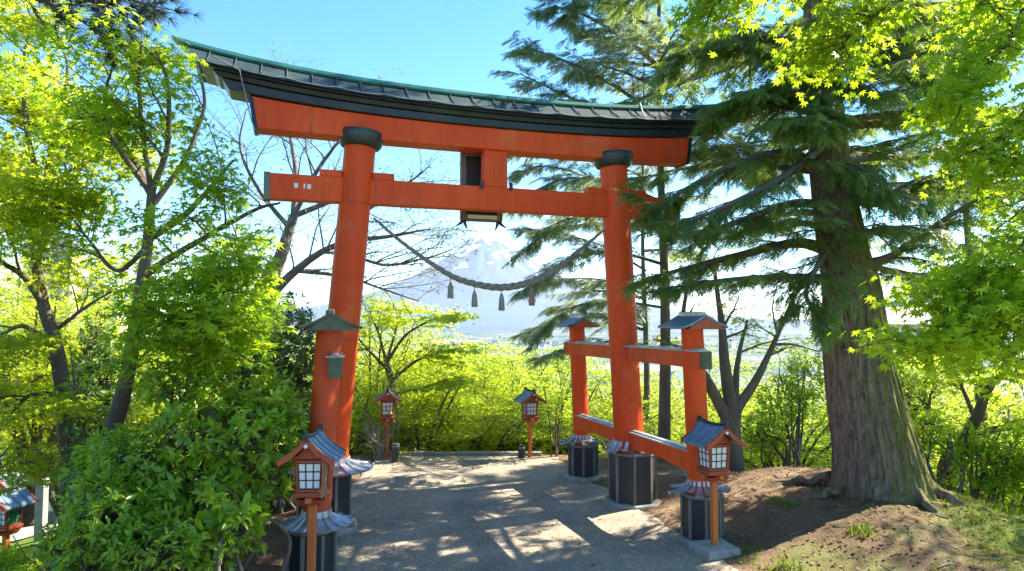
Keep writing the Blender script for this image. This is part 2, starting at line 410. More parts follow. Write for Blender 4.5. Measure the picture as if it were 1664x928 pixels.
def conifer_limb(wood, lv, line, ra, rb, tmpl, size, n1=16, l1=(.5, 1.1), ns=15, t0=.12, hang=.35, fan=1.0):
    wood.tube(line, np.linspace(ra, rb, len(line)), 6, cap=False)
    P_, T_, N_, S_ = [], [], [], []
    for k in range(n1):
        t = t0 + (1 - t0) * (k + rng.uniform(0, 1)) / n1
        p, tg = at(line, min(t, .999))
        h = unit(np.cross(tg, [0, 0, 1])) * (1 if k % 2 else -1)
        d = unit(tg * .75 + h * rng.uniform(.5, 1.1) * fan + np.array([0, 0, rng.uniform(-.15, .12)]))
        ln = rng.uniform(*l1) * (1.05 - .55 * t); pts = [p]
        for i in range(5):
            d = unit(d + rng.normal(size=3) * .09 + np.array([0, 0, -.05 * hang])); pts.append(pts[-1] + d * ln / 5)
        b = np.array(pts); r = max(.004, (ra + (rb - ra) * t) * .3)
        wood.tube(b, np.linspace(r, r * .3, len(b)), 4, cap=False)
        for q in range(ns):
            pp, tt = at(b, min(.999, rng.uniform(.08, 1.0)))
            hh = unit(np.cross(tt, [0, 0, 1])) * rng.choice([-1, 1])
            dd = tt * rng.uniform(.3, 1.0) + hh * rng.uniform(.1, 1.0) + np.array([0, 0, -hang * rng.uniform(.2, 1.6) + .15])
            P_.append(pp); T_.append(dd); N_.append(np.array([0, 0, 1.0]) + rng.normal(size=3) * .3); S_.append(size * rng.uniform(.6, 1.3))
    lv.add(tmpl, P_, T_, N_, S_)
def px_line(pts, n=8):
    return smooth_line([P(*q) for q in pts], n)
def wob_line(line, amp=.02):
    line = line.copy(); k = len(line)
    line[1:] += np.cumsum(rng.normal(size=(k - 1, 3)) * amp * .4, 0) * .5
    return line

# ================================================================== SETTING: terrain
def axis(lo, hi, fine, far):
    a = list(np.arange(lo, hi + 1e-6, fine)); s = fine; x = hi
    while x < far: s *= 1.13; x += s; a.append(x)
    s = fine; x = lo; b = []
    while x > -far: s *= 1.13; x -= s; b.append(x)
    return np.array(b[::-1] + a)
ax, ay = axis(-11, 9, .11, 24000), axis(1, 16, .11, 24000)
X, Y = np.meshgrid(ax, ay)
Z = gz(X, Y)
off = np.maximum(edge_l(Y) - X, X - edge_r(Y))
Z = Z - .05 * ((off < -.06) & (Y < 13.3) & (Y > .5))                   # the gravel sheet lies here
far = np.hypot(X, Y)
Z += np.clip((far - 250) / 600, 0, 1) * 6 * fbm(X / 300, Y / 300, 4, 3)
ny, nx = X.shape
idx = np.arange(nx * ny).reshape(ny, nx)
faces = np.stack([idx[:-1, :-1], idx[:-1, 1:], idx[1:, 1:], idx[1:, :-1]], -1).reshape(-1, 4)

def soil_material():
    m, nt, out = new_mat('forest_soil_and_moss'); L = nt.links.new
    g = nt.nodes.new('ShaderNodeNewGeometry'); s = nt.nodes.new('ShaderNodeSeparateXYZ'); L(g.outputs['Position'], s.inputs[0])
    n1 = N(nt, 'ShaderNodeTexNoise', Scale=1.1, Detail=9.0, Roughness=.65); L(g.outputs['Position'], n1.inputs['Vector'])
    n2 = N(nt, 'ShaderNodeTexNoise', Scale=38.0, Detail=5.0, Roughness=.7); L(g.outputs['Position'], n2.inputs['Vector'])
    n3 = N(nt, 'ShaderNodeTexNoise', Scale=.55, Detail=7.0, Roughness=.6); L(g.outputs['Position'], n3.inputs['Vector'])
    c = ramp(nt, [(.3, (.09, .058, .036)), (.5, (.18, .122, .078)), (.72, (.31, .235, .15))]); L(n1.outputs[0], c.inputs[0])
    sp = ramp(nt, [(.33, (.55, .50, .44)), (.62, (1.25, 1.2, 1.12))]); L(n2.outputs[0], sp.inputs[0])
    col = rgb(nt, c.outputs[0], sp.outputs[0], .8, 'MULTIPLY')
    # moss: to the front right and beyond the crest
    a = nt.nodes.new('ShaderNodeMath'); a.operation = 'MULTIPLY_ADD'; L(s.outputs['X'], a.inputs[0]); a.inputs[1].default_value = .16; a.inputs[2].default_value = -.10
    b = nt.nodes.new('ShaderNodeMath'); b.operation = 'MULTIPLY_ADD'; L(s.outputs['Y'], b.inputs[0]); b.inputs[1].default_value = -.21; L(a.outputs[0], b.inputs[2])
    d = nt.nodes.new('ShaderNodeMath'); d.operation = 'ADD'; L(b.outputs[0], d.inputs[0]); d.inputs[1].default_value = 1.05
    e = nt.nodes.new('ShaderNodeMath'); e.operation = 'MULTIPLY_ADD'; L(n3.outputs[0], e.inputs[0]); e.inputs[1].default_value = 2.2; L(d.outputs[0], e.inputs[2])
    f = nt.nodes.new('ShaderNodeMath'); f.operation = 'MULTIPLY_ADD'; L(n2.outputs[0], f.inputs[0]); f.inputs[1].default_value = .5; L(e.outputs[0], f.inputs[2])
    mr = ramp(nt, [(.0, 0.0), (1.0, 1.0)]); mp = nt.nodes.new('ShaderNodeMapRange'); L(f.outputs[0], mp.inputs[0]); mp.inputs[1].default_value = 1.25; mp.inputs[2].default_value = 1.7
    mossc = rgb(nt, (.05, .09, .012), (.17, .23, .025), n2.outputs[0])
    lt = nt.nodes.new('ShaderNodeMath'); lt.operation = 'MULTIPLY'; L(mp.outputs[0], lt.inputs[0])
    r2 = nt.nodes.new('ShaderNodeMapRange'); L(s.outputs['X'], r2.inputs[0]); r2.inputs[1].default_value = 2.0; r2.inputs[2].default_value = 2.8
    L(r2.outputs[0], lt.inputs[1])
    col = rgb(nt, col, mossc, lt.outputs[0])
    # the slopes below: green ground cover
    zz = nt.nodes.new('ShaderNodeMapRange'); L(s.outputs['Z'], zz.inputs[0]); zz.inputs[1].default_value = -.25; zz.inputs[2].default_value = -.9
    col = rgb(nt, col, mossc, zz.outputs[0])
    zt = nt.nodes.new('ShaderNodeMapRange'); L(s.outputs['Z'], zt.inputs[0]); zt.inputs[1].default_value = -45.0; zt.inputs[2].default_value = -53.0
    nt2 = N(nt, 'ShaderNodeTexNoise', Scale=.006, Detail=8.0, Roughness=.7); L(g.outputs['Position'], nt2.inputs['Vector'])
    tcol = ramp(nt, [(.38, (.03, .07, .06)), (.52, (.10, .13, .14)), (.66, (.30, .31, .31))]); L(nt2.outputs[0], tcol.inputs[0])
    col = rgb(nt, col, tcol.outputs[0], zt.outputs[0])
    bs = N(nt, 'ShaderNodeBsdfPrincipled', Roughness=.92); bs.inputs['Specular IOR Level'].default_value = .2
    L(col, bs.inputs['Base Color'])
    bp = N(nt, 'ShaderNodeBump', Strength=.8, Distance=.03); L(n2.outputs[0], bp.inputs['Height']); L(bp.outputs[0], bs.inputs['Normal'])
    L(bs.outputs[0], out.inputs[0]); return m
def gravel_material():
    m, nt, out = new_mat('grey_gravel'); L = nt.links.new
    g = nt.nodes.new('ShaderNodeNewGeometry')
    v = N(nt, 'ShaderNodeTexVoronoi', Scale=75.0); L(g.outputs['Position'], v.inputs['Vector'])
    n2 = N(nt, 'ShaderNodeTexNoise', Scale=22.0, Detail=6.0, Roughness=.75); L(g.outputs['Position'], n2.inputs['Vector'])
    n1 = N(nt, 'ShaderNodeTexNoise', Scale=1.2, Detail=8.0, Roughness=.65); L(g.outputs['Position'], n1.inputs['Vector'])
    sp = nt.nodes.new('ShaderNodeSeparateColor'); L(v.outputs['Color'], sp.inputs[0])
    st = ramp(nt, [(0.0, (.25, .21, .158)), (.6, (.36, .305, .233)), (1.0, (.49, .42, .33))]); L(sp.outputs[0], st.inputs[0])
    big = ramp(nt, [(.32, (.62, .62, .64)), (.66, (1.2, 1.14, 1.06))]); L(n1.outputs[0], big.inputs[0])
    med = ramp(nt, [(.35, (.65, .64, .62)), (.65, (1.2, 1.18, 1.15))]); L(n2.outputs[0], med.inputs[0])
    col = rgb(nt, st.outputs[0], big.outputs[0], 1.0, 'MULTIPLY'); col = rgb(nt, col, med.outputs[0], .8, 'MULTIPLY')
    b = N(nt, 'ShaderNodeBsdfPrincipled', Roughness=.9); b.inputs['Specular IOR Level'].default_value = .25; L(col, b.inputs['Base Color'])
    bp = N(nt, 'ShaderNodeBump', Strength=.45, Distance=.01); L(v.outputs['Distance'], bp.inputs['Height'])
    bp2 = N(nt, 'ShaderNodeBump', Strength=.5, Distance=.03); L(n2.outputs[0], bp2.inputs['Height']); L(bp.outputs[0], bp2.inputs['Normal']); L(bp2.outputs[0], b.inputs['Normal'])
    L(b.outputs[0], out.inputs[0]); return m
M['soil'] = soil_material(); M['gravel'] = gravel_material()
ter = fast_mesh('ground', np.stack([X, Y, Z], -1).reshape(-1, 3), faces, [M['soil']])
ter.data.polygons.foreach_set('use_smooth', np.ones(len(ter.data.polygons), bool)); tag(ter, kind='structure')

ys = np.arange(.3, 13.45, .07); cs = np.linspace(0, 1, 90)
GX = np.zeros((len(ys), 90)); GY = GX.copy()
for i, y in enumerate(ys):
    a = edge_l(y) + .16 * fbm(y * 2.1, 3.3, 4, 1); b = edge_r(y) + .16 * fbm(y * 2.1, 9.3, 4, 4)
    GX[i] = a + (b - a) * cs; GY[i] = y + (.10 * fbm(GX[i] * .9, GX[i] * 0 + 1.7, 3, 6) if i == len(ys) - 1 else 0)
GZ = gz(GX, GY) + .006
GZ[:, 0] -= .05; GZ[:, -1] -= .05; GZ[-1] -= .03
gi = np.arange(GX.size).reshape(GX.shape)
gf = np.stack([gi[:-1, :-1], gi[:-1, 1:], gi[1:, 1:], gi[1:, :-1]], -1).reshape(-1, 4)
gr = fast_mesh('gravel_path', np.stack([GX, GY, GZ], -1).reshape(-1, 3), gf, [M['gravel']])
gr.data.polygons.foreach_set('use_smooth', np.ones(len(gf), bool)); tag(gr, kind='structure')
# low stone kerb along the far edge of the terrace
kb = MB()
for i in range(7):
    x0 = -2.15 + i * .42
    kb.box((x0, 13.47 + .03 * math.sin(i * 2.1), .005 + .006 * math.sin(i * 3)), (.41, .14, .10), .01 * math.sin(i * 5))
tag(kb.build('kerb', M['stone'], bevel=.012), kind='structure')
# light path on the lower left terrace
pp = MB()
pl = smooth_line([(-18, 11.6, 0), (-13, 12.2, 0), (-9.8, 13.0, 0), (-7.0, 14.4, 0), (-5, 17, 0)], 10)
tl = np.gradient(pl, axis=0); nl_ = unit(np.stack([-tl[:, 1], tl[:, 0], tl[:, 2] * 0], 1))
vv = []
for k, w in enumerate((-.75, -.3, .3, .75)):
    q = pl + nl_ * w; q[:, 2] = gz(q[:, 0], q[:, 1]) + .035; vv.append(q)
n_ = len(pl); pv = np.concatenate(vv)
pp.add(pv, [(k * n_ + i, k * n_ + i + 1, (k + 1) * n_ + i + 1, (k + 1) * n_ + i) for k in range(3) for i in range(n_ - 1)], 0, True)
tag(pp.build('footpath', M['concrete']), kind='structure')

# ------------------------------------------------------------------ mountain and hills
def mountain():
    D0 = 18000.0; c = P(790, 525, D0); H, Rr = 2230.0, 3000.0
    nr, na = 90, 260
    r = np.concatenate([[0], np.geomspace(60, 17000, nr - 1)]); a = np.linspace(0, 2 * math.pi, na, endpoint=False)
    RR, AA = np.meshgrid(r, a, indexing='ij')
    h = H * 1.05 * np.exp(-np.maximum(RR - 430, 0) / Rr)
    h = np.where(RR < 430, h - 60 * (1 - RR / 430), h)
    gul = fbm(AA * 9 / math.pi + 20, RR / 2500, 4, 11)
    h += gul * 170 * np.clip(RR / 1500, 0, 1) * np.exp(-RR / 5200) + 22 * fbm(AA * 4, RR / 300, 3, 12) * np.clip(RR / 400, 0, 1) * np.exp(-RR / 4000)
    h += 25 * np.exp(-((AA - 3.6) / .5) ** 2) * np.exp(-((RR - 430) / 150) ** 2)
    v = np.stack([c[0] + RR * np.cos(AA), c[1] + RR * np.sin(AA), -62 + h * np.clip(1 - RR / 17000, 0, 1)], -1).reshape(-1, 3)
    i = np.arange(nr * na).reshape(nr, na); j = np.roll(i, -1, 1)
    f = np.stack([i[:-1], i[1:], j[1:], j[:-1]], -1).reshape(-1, 4)
    m, nt, out = new_mat('snowy_volcano'); L = nt.links.new
    g = nt.nodes.new('ShaderNodeNewGeometry'); s = nt.nodes.new('ShaderNodeSeparateXYZ'); L(g.outputs['Position'], s.inputs[0])
    mpp = nt.nodes.new('ShaderNodeMapping'); mpp.inputs['Scale'].default_value = (1, 1, .25); L(g.outputs['Position'], mpp.inputs[0]); n = N(nt, 'ShaderNodeTexNoise', Scale=.0030, Detail=8.0, Roughness=.6); L(mpp.outputs[0], n.inputs['Vector'])
    a_ = nt.nodes.new('ShaderNodeMath'); a_.operation = 'MULTIPLY_ADD'; L(n.outputs[0], a_.inputs[0]); a_.inputs[1].default_value = 5200.0; L(s.outputs['Z'], a_.inputs[2])
    mr = nt.nodes.new('ShaderNodeMapRange'); L(a_.outputs[0], mr.inputs[0]); mr.inputs[1].default_value = 4480.0; mr.inputs[2].default_value = 4700.0
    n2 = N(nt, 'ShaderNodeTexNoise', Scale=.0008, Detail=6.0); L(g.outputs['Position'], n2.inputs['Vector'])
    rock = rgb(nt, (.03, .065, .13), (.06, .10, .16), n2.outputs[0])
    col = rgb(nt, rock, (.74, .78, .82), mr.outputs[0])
    b = N(nt, 'ShaderNodeBsdfPrincipled', Roughness=.9); L(col, b.inputs['Base Color']); L(b.outputs[0], out.inputs[0])
    o = fast_mesh('mountain', v, f, [m]); o.data.polygons.foreach_set('use_smooth', np.ones(len(f), bool)); tag(o, kind='structure')
mountain()
hx = np.linspace(-9000, 9000, 140); hy = np.linspace(0, 2600, 30)
HX, HY = np.meshgrid(hx, hy)
HZ = -66 + (120 + 150 * (fbm(HX / 1500, HY / 1500 + 4, 5, 21) + .35)) * np.sin(np.clip(HY / 2600, 0, 1) * math.pi) ** .8
hi = np.arange(HX.size).reshape(HX.shape); hf = np.stack([hi[:-1, :-1], hi[:-1, 1:], hi[1:, 1:], hi[1:, :-1]], -1).reshape(-1, 4)
ho = fast_mesh('hills', np.stack([HX, HY + 10500, HZ * .8 - 10], -1).reshape(-1, 3), hf, [surface_mat('forested_hill', (.018, .045, .05), (.04, .08, .075), .004, .95, .2, .02)])
ho.data.polygons.foreach_set('use_smooth', np.ones(len(hf), bool)); tag(ho, kind='structure')

# ================================================================== TORII
YAW = math.atan2(1.3, 4.02)
U = np.array([math.cos(YAW), math.sin(YAW), 0]); V = np.array([-math.sin(YAW), math.cos(YAW), 0]); C0 = np.array([-.30, 9.15, 0])
def T(s, t, z): return C0 + U * s + V * t + np.array([0, 0, z])
torii = thing('torii_gate', C0, 'tall vermilion torii gate with curved dark roof and four side pillars spanning the gravel path', 'torii gate')
def tpart(name, mb, mat, parent=None, bevel=0):
    return mb.build(name, mat, parent or torii, C0, bevel)
def sori(s): return .8 * (.0145 * s * s + .00062 * s ** 4)
def loft(mb, sec, n=70, mi=0, asym=(0, 0)):
    """sec: list of (t, z, half_length, curve_weight) closed"""
    k = len(sec); vs = []
    for sn in np.linspace(-1, 1, n):
        for t, z, L, w in sec:
            s = sn * L
            vs.append(T(s, t, z + w * sori(s)))
    f = [(i * k + j, i * k + (j + 1) % k, (i + 1) * k + (j + 1) % k, (i + 1) * k + j) for i in range(n - 1) for j in range(k)]
    f += [tuple(range(k))[::-1], tuple((n - 1) * k + j for j in range(k))]
    mb.add(vs, f, mi, False)
mb = MB(); loft(mb, [(-.155, 4.88, 2.97, .2), (.155, 4.88, 2.97, .2), (.155, 5.165, 3.03, .85), (-.155, 5.165, 3.03, .85)])
ll = tpart('lower_lintel', mb, M['vermilion'], bevel=.008)
for sg in (-1, 1):
    mb = MB()
    for a, b in (((-.165, 4.872), (.165, 5.16)),):
        v = []
        for sx in (0, .05):
            for t, z, L, w in ((-.165, 4.865, 2.95, .2), (.165, 4.865, 2.95, .2), (.165, 5.158, 3.01, .85), (-.165, 5.158, 3.01, .85)):
                s = sg * (L + sx); v.append(T(s, t, z + w * sori(s)))
        mb.add(v, [(0, 1, 2, 3), (7, 6, 5, 4), (0, 4, 5, 1), (1, 5, 6, 2), (2, 6, 7, 3), (3, 7, 4, 0)])
    tpart('end_cap', mb, M['navy'], ll)
mb = MB(); loft(mb, [(-.205, 5.168, 3.28, .9), (.205, 5.168, 3.28, .9), (.215, 5.262, 3.36, 1), (-.215, 5.262, 3.36, 1)])
loft(mb, [(-.25, 5.265, 3.40, 1), (.25, 5.265, 3.40, 1), (.27, 5.335, 3.48, 1), (-.27, 5.335, 3.48, 1)])
tpart('top_lintel', mb, M['navy'], bevel=.008)
roofmb = mb = MB(); loft(mb, [(-.385, 5.338, 3.62, 1), (-.20, 5.345, 3.62, 1), (.20, 5.345, 3.62, 1), (.385, 5.338, 3.62, 1), (.39, 5.362, 3.64, 1), (.24, 5.45, 3.70, 1), (.09, 5.575, 3.78, 1), (-.09, 5.575, 3.78, 1), (-.24, 5.45, 3.70, 1), (-.39, 5.362, 3.64, 1)])
mb = roofmb
for sg in (-1, 1):                                   # standing seams of the metal roof and the bright eave lip
    for k in range(-12, 13):
        s = k * .292
        pts = [T(s, sg * t, z + sori(s) + .012) for t, z in ((.398, 5.352), (.385, 5.368), (.24, 5.452), (.10, 5.57))]
        mb.tube(pts, .0075, 5)
roof = tpart('lintel_roof', roofmb, M['roofmetal'])
mb = MB()
for sg in (-1, 1):
    mb.tube([T(s, sg * .394, 5.352 + sori(s) + .016 * abs(math.sin(s * 5.4)) ** 6) for s in np.linspace(-3.62, 3.62, 240)], .0075, 5)
tpart('eave_lip', mb, M['silver'], roof)
mb = MB(); loft(mb, [(-.10, 5.578, 3.80, 1), (.10, 5.578, 3.80, 1), (.115, 5.60, 3.86, 1), (.10, 5.645, 3.93, 1), (-.10, 5.645, 3.93, 1), (-.115, 5.60, 3.86, 1)])
tpart('ridge_cap', mb, M['verdigris'])
mb = MB(); loft(mb, [(-.34, 5.318, 3.57, 1), (.34, 5.318, 3.57, 1), (.34, 5.335, 3.58, 1), (-.34, 5.335, 3.58, 1)]); tpart('eave_board', mb, M['navy'])
mb = MB()
mb.tube([T(-3.42, -.40, 5.43 + sori(3.4)), T(-3.15, -.41, 5.33 + sori(3.2)), T(-3.02, -.22, 4.98), T(-2.98, -.17, 4.88)], .008, 5); tpart('cable', mb, M['cable'])
mb = MB(); mb.tube([T(2.15, -.41, 5.38 + sori(2.1)), T(2.2, -.24, 5.5 + sori(2.1)), T(2.26, -.05, 5.70 + sori(2.2))], .010, 5); tpart('cable', mb, M['cable'])
# pillars
def axis_pt(s0, t, lean, z, H=5.0):
    return T(s0 - math.copysign(lean, s0) * z / H, t, z)
for s0, lean in ((-2.11, .40), (2.11, .27)):
    mb = MB(); zs = np.linspace(.45, 4.86, 24)
    mb.tube([axis_pt(s0, 0, lean, z) for z in zs], np.interp(zs, [.45, 1.5, 4.86], [.218, .205, .196]), 48)
    p = tpart('pillar', mb, M['vermilion'])
    for zj in (4.06, 2.35) if s0 < 0 else (2.6,):
        mb = MB(); mb.tube([axis_pt(s0, 0, lean, zj), axis_pt(s0, 0, lean, zj + .012)], .2035, 48); tpart('joint_band', mb, M['redwood'], p)
    mb = MB(); zr = [4.79, 4.80, 4.84, 4.90, 4.95, 4.985, 4.99]; rr = [.225, .245, .27, .287, .29, .283, .27]
    mb.tube([axis_pt(s0, 0, lean, z) for z in zr], rr, 48); tpart('pillar_ring', mb, M['ringpaint'])
# tie beam (nuki), wedges, centre strut
mb = MB(); loft(mb, [(-.095, 4.07, 2.80, 0), (.095, 4.07, 2.80, 0), (.095, 4.385, 2.80, 0), (-.095, 4.385, 2.80, 0)], 30)
nuki = tpart('tie_beam', mb, M['vermilion'], bevel=.008)
for sg in (-1, 1):
    mb = MB(); c = T(sg * 2.835, 0, 4.2275); mb.box(c, (.075, .205, .335), YAW); tpart('end_cap', mb, M['verdigris'] if sg > 0 else M['weathered'], nuki, bevel=.005)
for s0, lean in ((-2.11, .40), (2.11, .27)):
    pc = s0 - math.copysign(lean, s0) * 4.4 / 5
    for sg in (-1, 1):
        mb = MB(); c = T(pc + sg * .325, 0, 4.43); mb.box(c, (.27, .165, .088), YAW); tpart('wedge', mb, M['vermilion'], bevel=.008)
mb = MB(); c = T(.06, 0, 4.635); mb.box(c, (.325, .20, .50), YAW, top=.97); tpart('centre_strut', mb, M['vermilion'], bevel=.008)
for sx in (-.145, .265):
    mb = MB(); mb.box(T(sx, -.112, 4.40), (.045, .03, .10), YAW); tpart('iron_bracket', mb, M['lattice'], bevel=.003)
for k, (sx, w, h, dz) in enumerate(((-2.50, .045, .06, .0), (-2.40, .02, .055, 0), (-2.345, .045, .06, -.005))):
    mb = MB(); mb.box(T(sx, -.0985, 4.245 + dz), (w, .004, h), YAW); o = tpart('paper_tag', mb, M['whitetag'], nuki)
# black box plinths, stone bases, copper skirts
def octo(r, n=8, ph=math.pi / 8): return [(r * math.cos(2 * math.pi * i / n + ph + YAW), r * math.sin(2 * math.pi * i / n + ph + YAW)) for i in range(n)]
def foot(s0, t, lean, rb, z0, z1, rp, skirt, ragged, seed, zoff=0):
    rr = np.random.default_rng(seed); c = axis_pt(s0, t, lean, 0); cx, cy = c[0], c[1]
    g0 = float(gz(cx, cy))
    mb = MB(); w = octo(rb); ew = octo(rb * 1.0)
    mb.prism([(cx + x, cy + y) for x, y in w], z0, z1, 0)
    st = tpart('plinth', mb, M['black'])
    mb = MB()
    for i, (x, y) in enumerate(octo(rb * 1.008)):                      # corner posts
        mb.box((cx + x * .985, cy + y * .985, (z0 + z1) / 2), (.034, .034, z1 - z0 - .01), YAW + math.pi / 8 + i * math.pi / 4)
    tpart('corner_strip', mb, M['weathered'], st)
    mb = MB(); mb.prism([(cx + x, cy + y) for x, y in octo(rb * .985 + .012)], z0 + .10, z0 + .135); tpart('band', mb, M['black'], st)
    mb = MB(); mb.prism([(cx + x, cy + y) for x, y in octo(rb * 1.09)], z1 + .002, z1 + .04, k2=.97, c=(cx, cy)); tpart('plinth_lid', mb, M['weathered'], bevel=.008)
    mb = MB()
    pl_ = [(cx + x * rr.uniform(.94, 1.06), cy + y * rr.uniform(.94, 1.06)) for x, y in octo(rb * 1.42)]
    mb.prism(pl_, min(-.15, g0 - .2), z0 - .002, k2=.95, c=(cx, cy)); tpart('base_stone', mb, M['stone'], bevel=.02)
    # skirt of copper petals
    a0 = axis_pt(s0, t, lean, z1 + .18)
    mb = MB(); npet = 16
    for i in range(npet):
        a = 2 * math.pi * i / npet + .1; da = math.pi / npet * (.98 if not ragged else rr.uniform(.55, .85))
        rim = skirt * (1 if not ragged else rr.uniform(.75, 1.12)); lift = 0 if not ragged else rr.uniform(-.02, .07)
        prof = [(rp * 1.03, .16), (rp * 1.10, .10), (rp + (rim - rp) * .45, .045 + lift * .3), (rim, .015 + lift), (rim * 1.02, .035 + lift)]
        tw = 0 if not ragged else rr.uniform(-.12, .12)
        vs = []
        for q, (r, z) in enumerate(prof):
            for s_ in (-1, -.82, .82, 1):
                aa = a + s_ * da + tw * q / 4
                zz = z + (.014 if abs(s_) == 1 else 0)
                vs.append((a0[0] + r * math.cos(aa), a0[1] + r * math.sin(aa), z1 + .035 + zz))
        mb.add(vs, [(q * 4 + j, q * 4 + j + 1, (q + 1) * 4 + j + 1, (q + 1) * 4 + j) for q in range(4) for j in range(3)], 0, False)
    o = tpart('copper_skirt', mb, M['silver'])
    so = o.modifiers.new('thick', 'SOLIDIFY'); so.thickness = .006
foot(-2.11, 0, .40, .325, .10, .72, .218, .52, False, 1)
foot(2.11, 0, .27, .325, .08, .72, .218, .40, True, 2)
SL = [(-2.30, -1.72, .14, .13, .54, False, 3), (-2.11, 1.72, .10, .06, .52, False, 4), (2.11, -1.72, .10, .07, .53, True, 5), (2.11, 1.72, .10, .07, .53, True, 6)]
for s0, t, lean, z0, z1, rag, seed in SL:
    faded = seed == 3
    foot(s0, t, lean * 2, .235, z0, z1, .132, .345, rag, seed)
    mb = MB(); zs = np.linspace(z1 - .1, 2.50, 12)
    mb.tube([axis_pt(s0, t, lean * 2, z) for z in zs], np.interp(zs, [.4, 2.5], [.136, .128]), 36)
    o = tpart('side_pillar', mb, M['vermilion_faded'] if faded else M['vermilion'])
    if faded: o['label'] = 'faded side pillar with grey mould stain'
    # gabled cap
    c = axis_pt(s0, t, lean * 2, 2.5); mb = MB()
    def L2(x, y, z): return c + U * x + V * y + np.array([0, 0, z])
    hw, hd = .29, .30
    prof = [(-hw, .0), (-hw * .5, .055), (0, .135), (hw * .5, .055), (hw, .0)]
    for (xa, za), (xb, zb) in zip(prof[:-1], prof[1:]):
        v = [L2(xa, -hd, za), L2(xb, -hd, zb), L2(xb, hd, zb), L2(xa, hd, za)]
        v2 = [p + np.array([0, 0, .026]) for p in v]
        mb.add(v + v2, [(0, 3, 2, 1), (4, 5, 6, 7), (0, 1, 5, 4), (1, 2, 6, 5), (2, 3, 7, 6), (3, 0, 4, 7)])
    cap = tpart('cap_roof', mb, M['lanternroof'] if not faded else M['mossy_board'], o)
    for yy in (-hd - .012, hd - .014):
        mb = MB(); v = []
        for dy in (0, .026):
            v += [L2(-hw * .86, yy + dy, -.012), L2(0, yy + dy, -.012), L2(hw * .86, yy + dy, -.012), L2(hw * .5, yy + dy, .05), L2(0, yy + dy, .13), L2(-hw * .5, yy + dy, .05)]
        mb.add(v, [(0, 1, 2, 3, 4, 5), (11, 10, 9, 8, 7, 6)] + [(i, (i + 1) % 6 + 0, (i + 1) % 6 + 6, i + 6) for i in range(6)])
        tpart('gable_board', mb, M['mossy_board'] if faded else M['redwood'], cap)
    mb = MB(); mb.box(L2(0, 0, .165), (.06, .50, .055), YAW); tpart('cap_ridge', mb, M['weathered'] if faded else M['silver'], cap, bevel=.008)
# side tie beams, copper topped
for sg in (-1, 1):
    sU = 2.11 * sg - sg * .10
    for (za, zb, ta, tb) in ((2.04, 2.225, -2.02, 2.02), (.83, 1.035, -1.70, 1.70)):
        s_ = sU - (sg * .03 if za > 1 else -sg * .02)
        shift = -.14 if sg < 0 else 0
        mb = MB()
        cA = T(s_ + shift, ta, (za + zb) / 2); cB = T(s_, tb, (za + zb) / 2)
        d = unit(cB - cA); w = .062
        sd = np.cross(d, [0, 0, 1])
        hz = (zb - za) / 2
        nseg = 24; vs = []
        for i in range(nseg + 1):
            p = cA + (cB - cA) * i / nseg
            bulge = 0 if za > 1 else -.045 * (math.cos((i / nseg - .5) * 2 * math.pi * 2) * .5 - .5) - .02
            for sx, sz in ((-1, -1), (1, -1), (1, 1), (-1, 1)):
                vs.append(p + sd * w * sx + np.array([0, 0, hz * sz + (bulge if sz < 0 else 0)]))
        mb.add(vs, [(i * 4 + j, i * 4 + (j + 1) % 4, i * 4 + 4 + (j + 1) % 4, i * 4 + 4 + j) for i in range(nseg) for j in range(4)] + [(3, 2, 1, 0), tuple(nseg * 4 + j for j in range(4))])
        o = tpart('side_tie_beam', mb, M['vermilion'])
        mb = MB(); ax3 = [sd, d, np.array([0, 0, 1.0])]
        mb.box((cA + cB) / 2 + np.array([0, 0, hz + .012]), (w * 2 + .05, np.linalg.norm(cB - cA) - .01, .02), ax=ax3)
        mb.box((cA + cB) / 2 + np.array([0, 0, hz + .03]), (w * 1.2, np.linalg.norm(cB - cA) - .03, .02), ax=ax3)
        tpart('copper_capping', mb, M['silver'], o, bevel=.004)
        if za > 1:
            for e, sgn in ((cA, -1), (cB, 1)):
                mb = MB(); mb.box(e + d * sgn * .02, (w * 2 + .012, .04, hz * 2 + .012), ax=ax3); tpart('beam_end_cap', mb, M['mossy_board'], o, bevel=.003)
# name plaque hung behind the centre strut
pq = thing('name_plaque', T(-.02, .36, 3.98), 'framed shrine name plaque seen from behind, hanging at the centre of the torii', 'plaque', rz=YAW)
mb = MB(); mb.box((0, 0, .49), (.48, .035, .86)); mb.build('board', M['lattice'], pq, bevel=.004)
mb = MB()
for sx in (-.262, .262): mb.box((sx, 0, .50), (.075, .09, .98), 0)
mb.box((0, 0, .035), (.45, .09, .075)); mb.box((0, 0, .945), (.45, .09, .075))
mb.build('frame', M['weathered'], pq, bevel=.008)
for sx in (-1, 1):
    mb = MB(); mb.tube([(sx * .25, 0, .04), (sx * .29, 0, -.03), (sx * .37, 0, -.085)], [.035, .024, .004], 6)
    mb.tube([(sx * .25, 0, .04), (sx * .23, 0, -.05), (sx * .20, 0, -.13)], [.03, .02, .003], 6); mb.build('corner_scroll', M['lattice'], pq)
mb = MB(); mb.box((0, -.03, .055), (.42, .07, .05)); mb.build('sill_board', M['whitetag'], pq, bevel=.003)
for sx in (-.2, .2):
    mb = MB(); mb.tube([(sx, 0, .96), (sx + .05, -.33, .86)], .012, 6); mb.build('hanger', M['lattice'], pq)

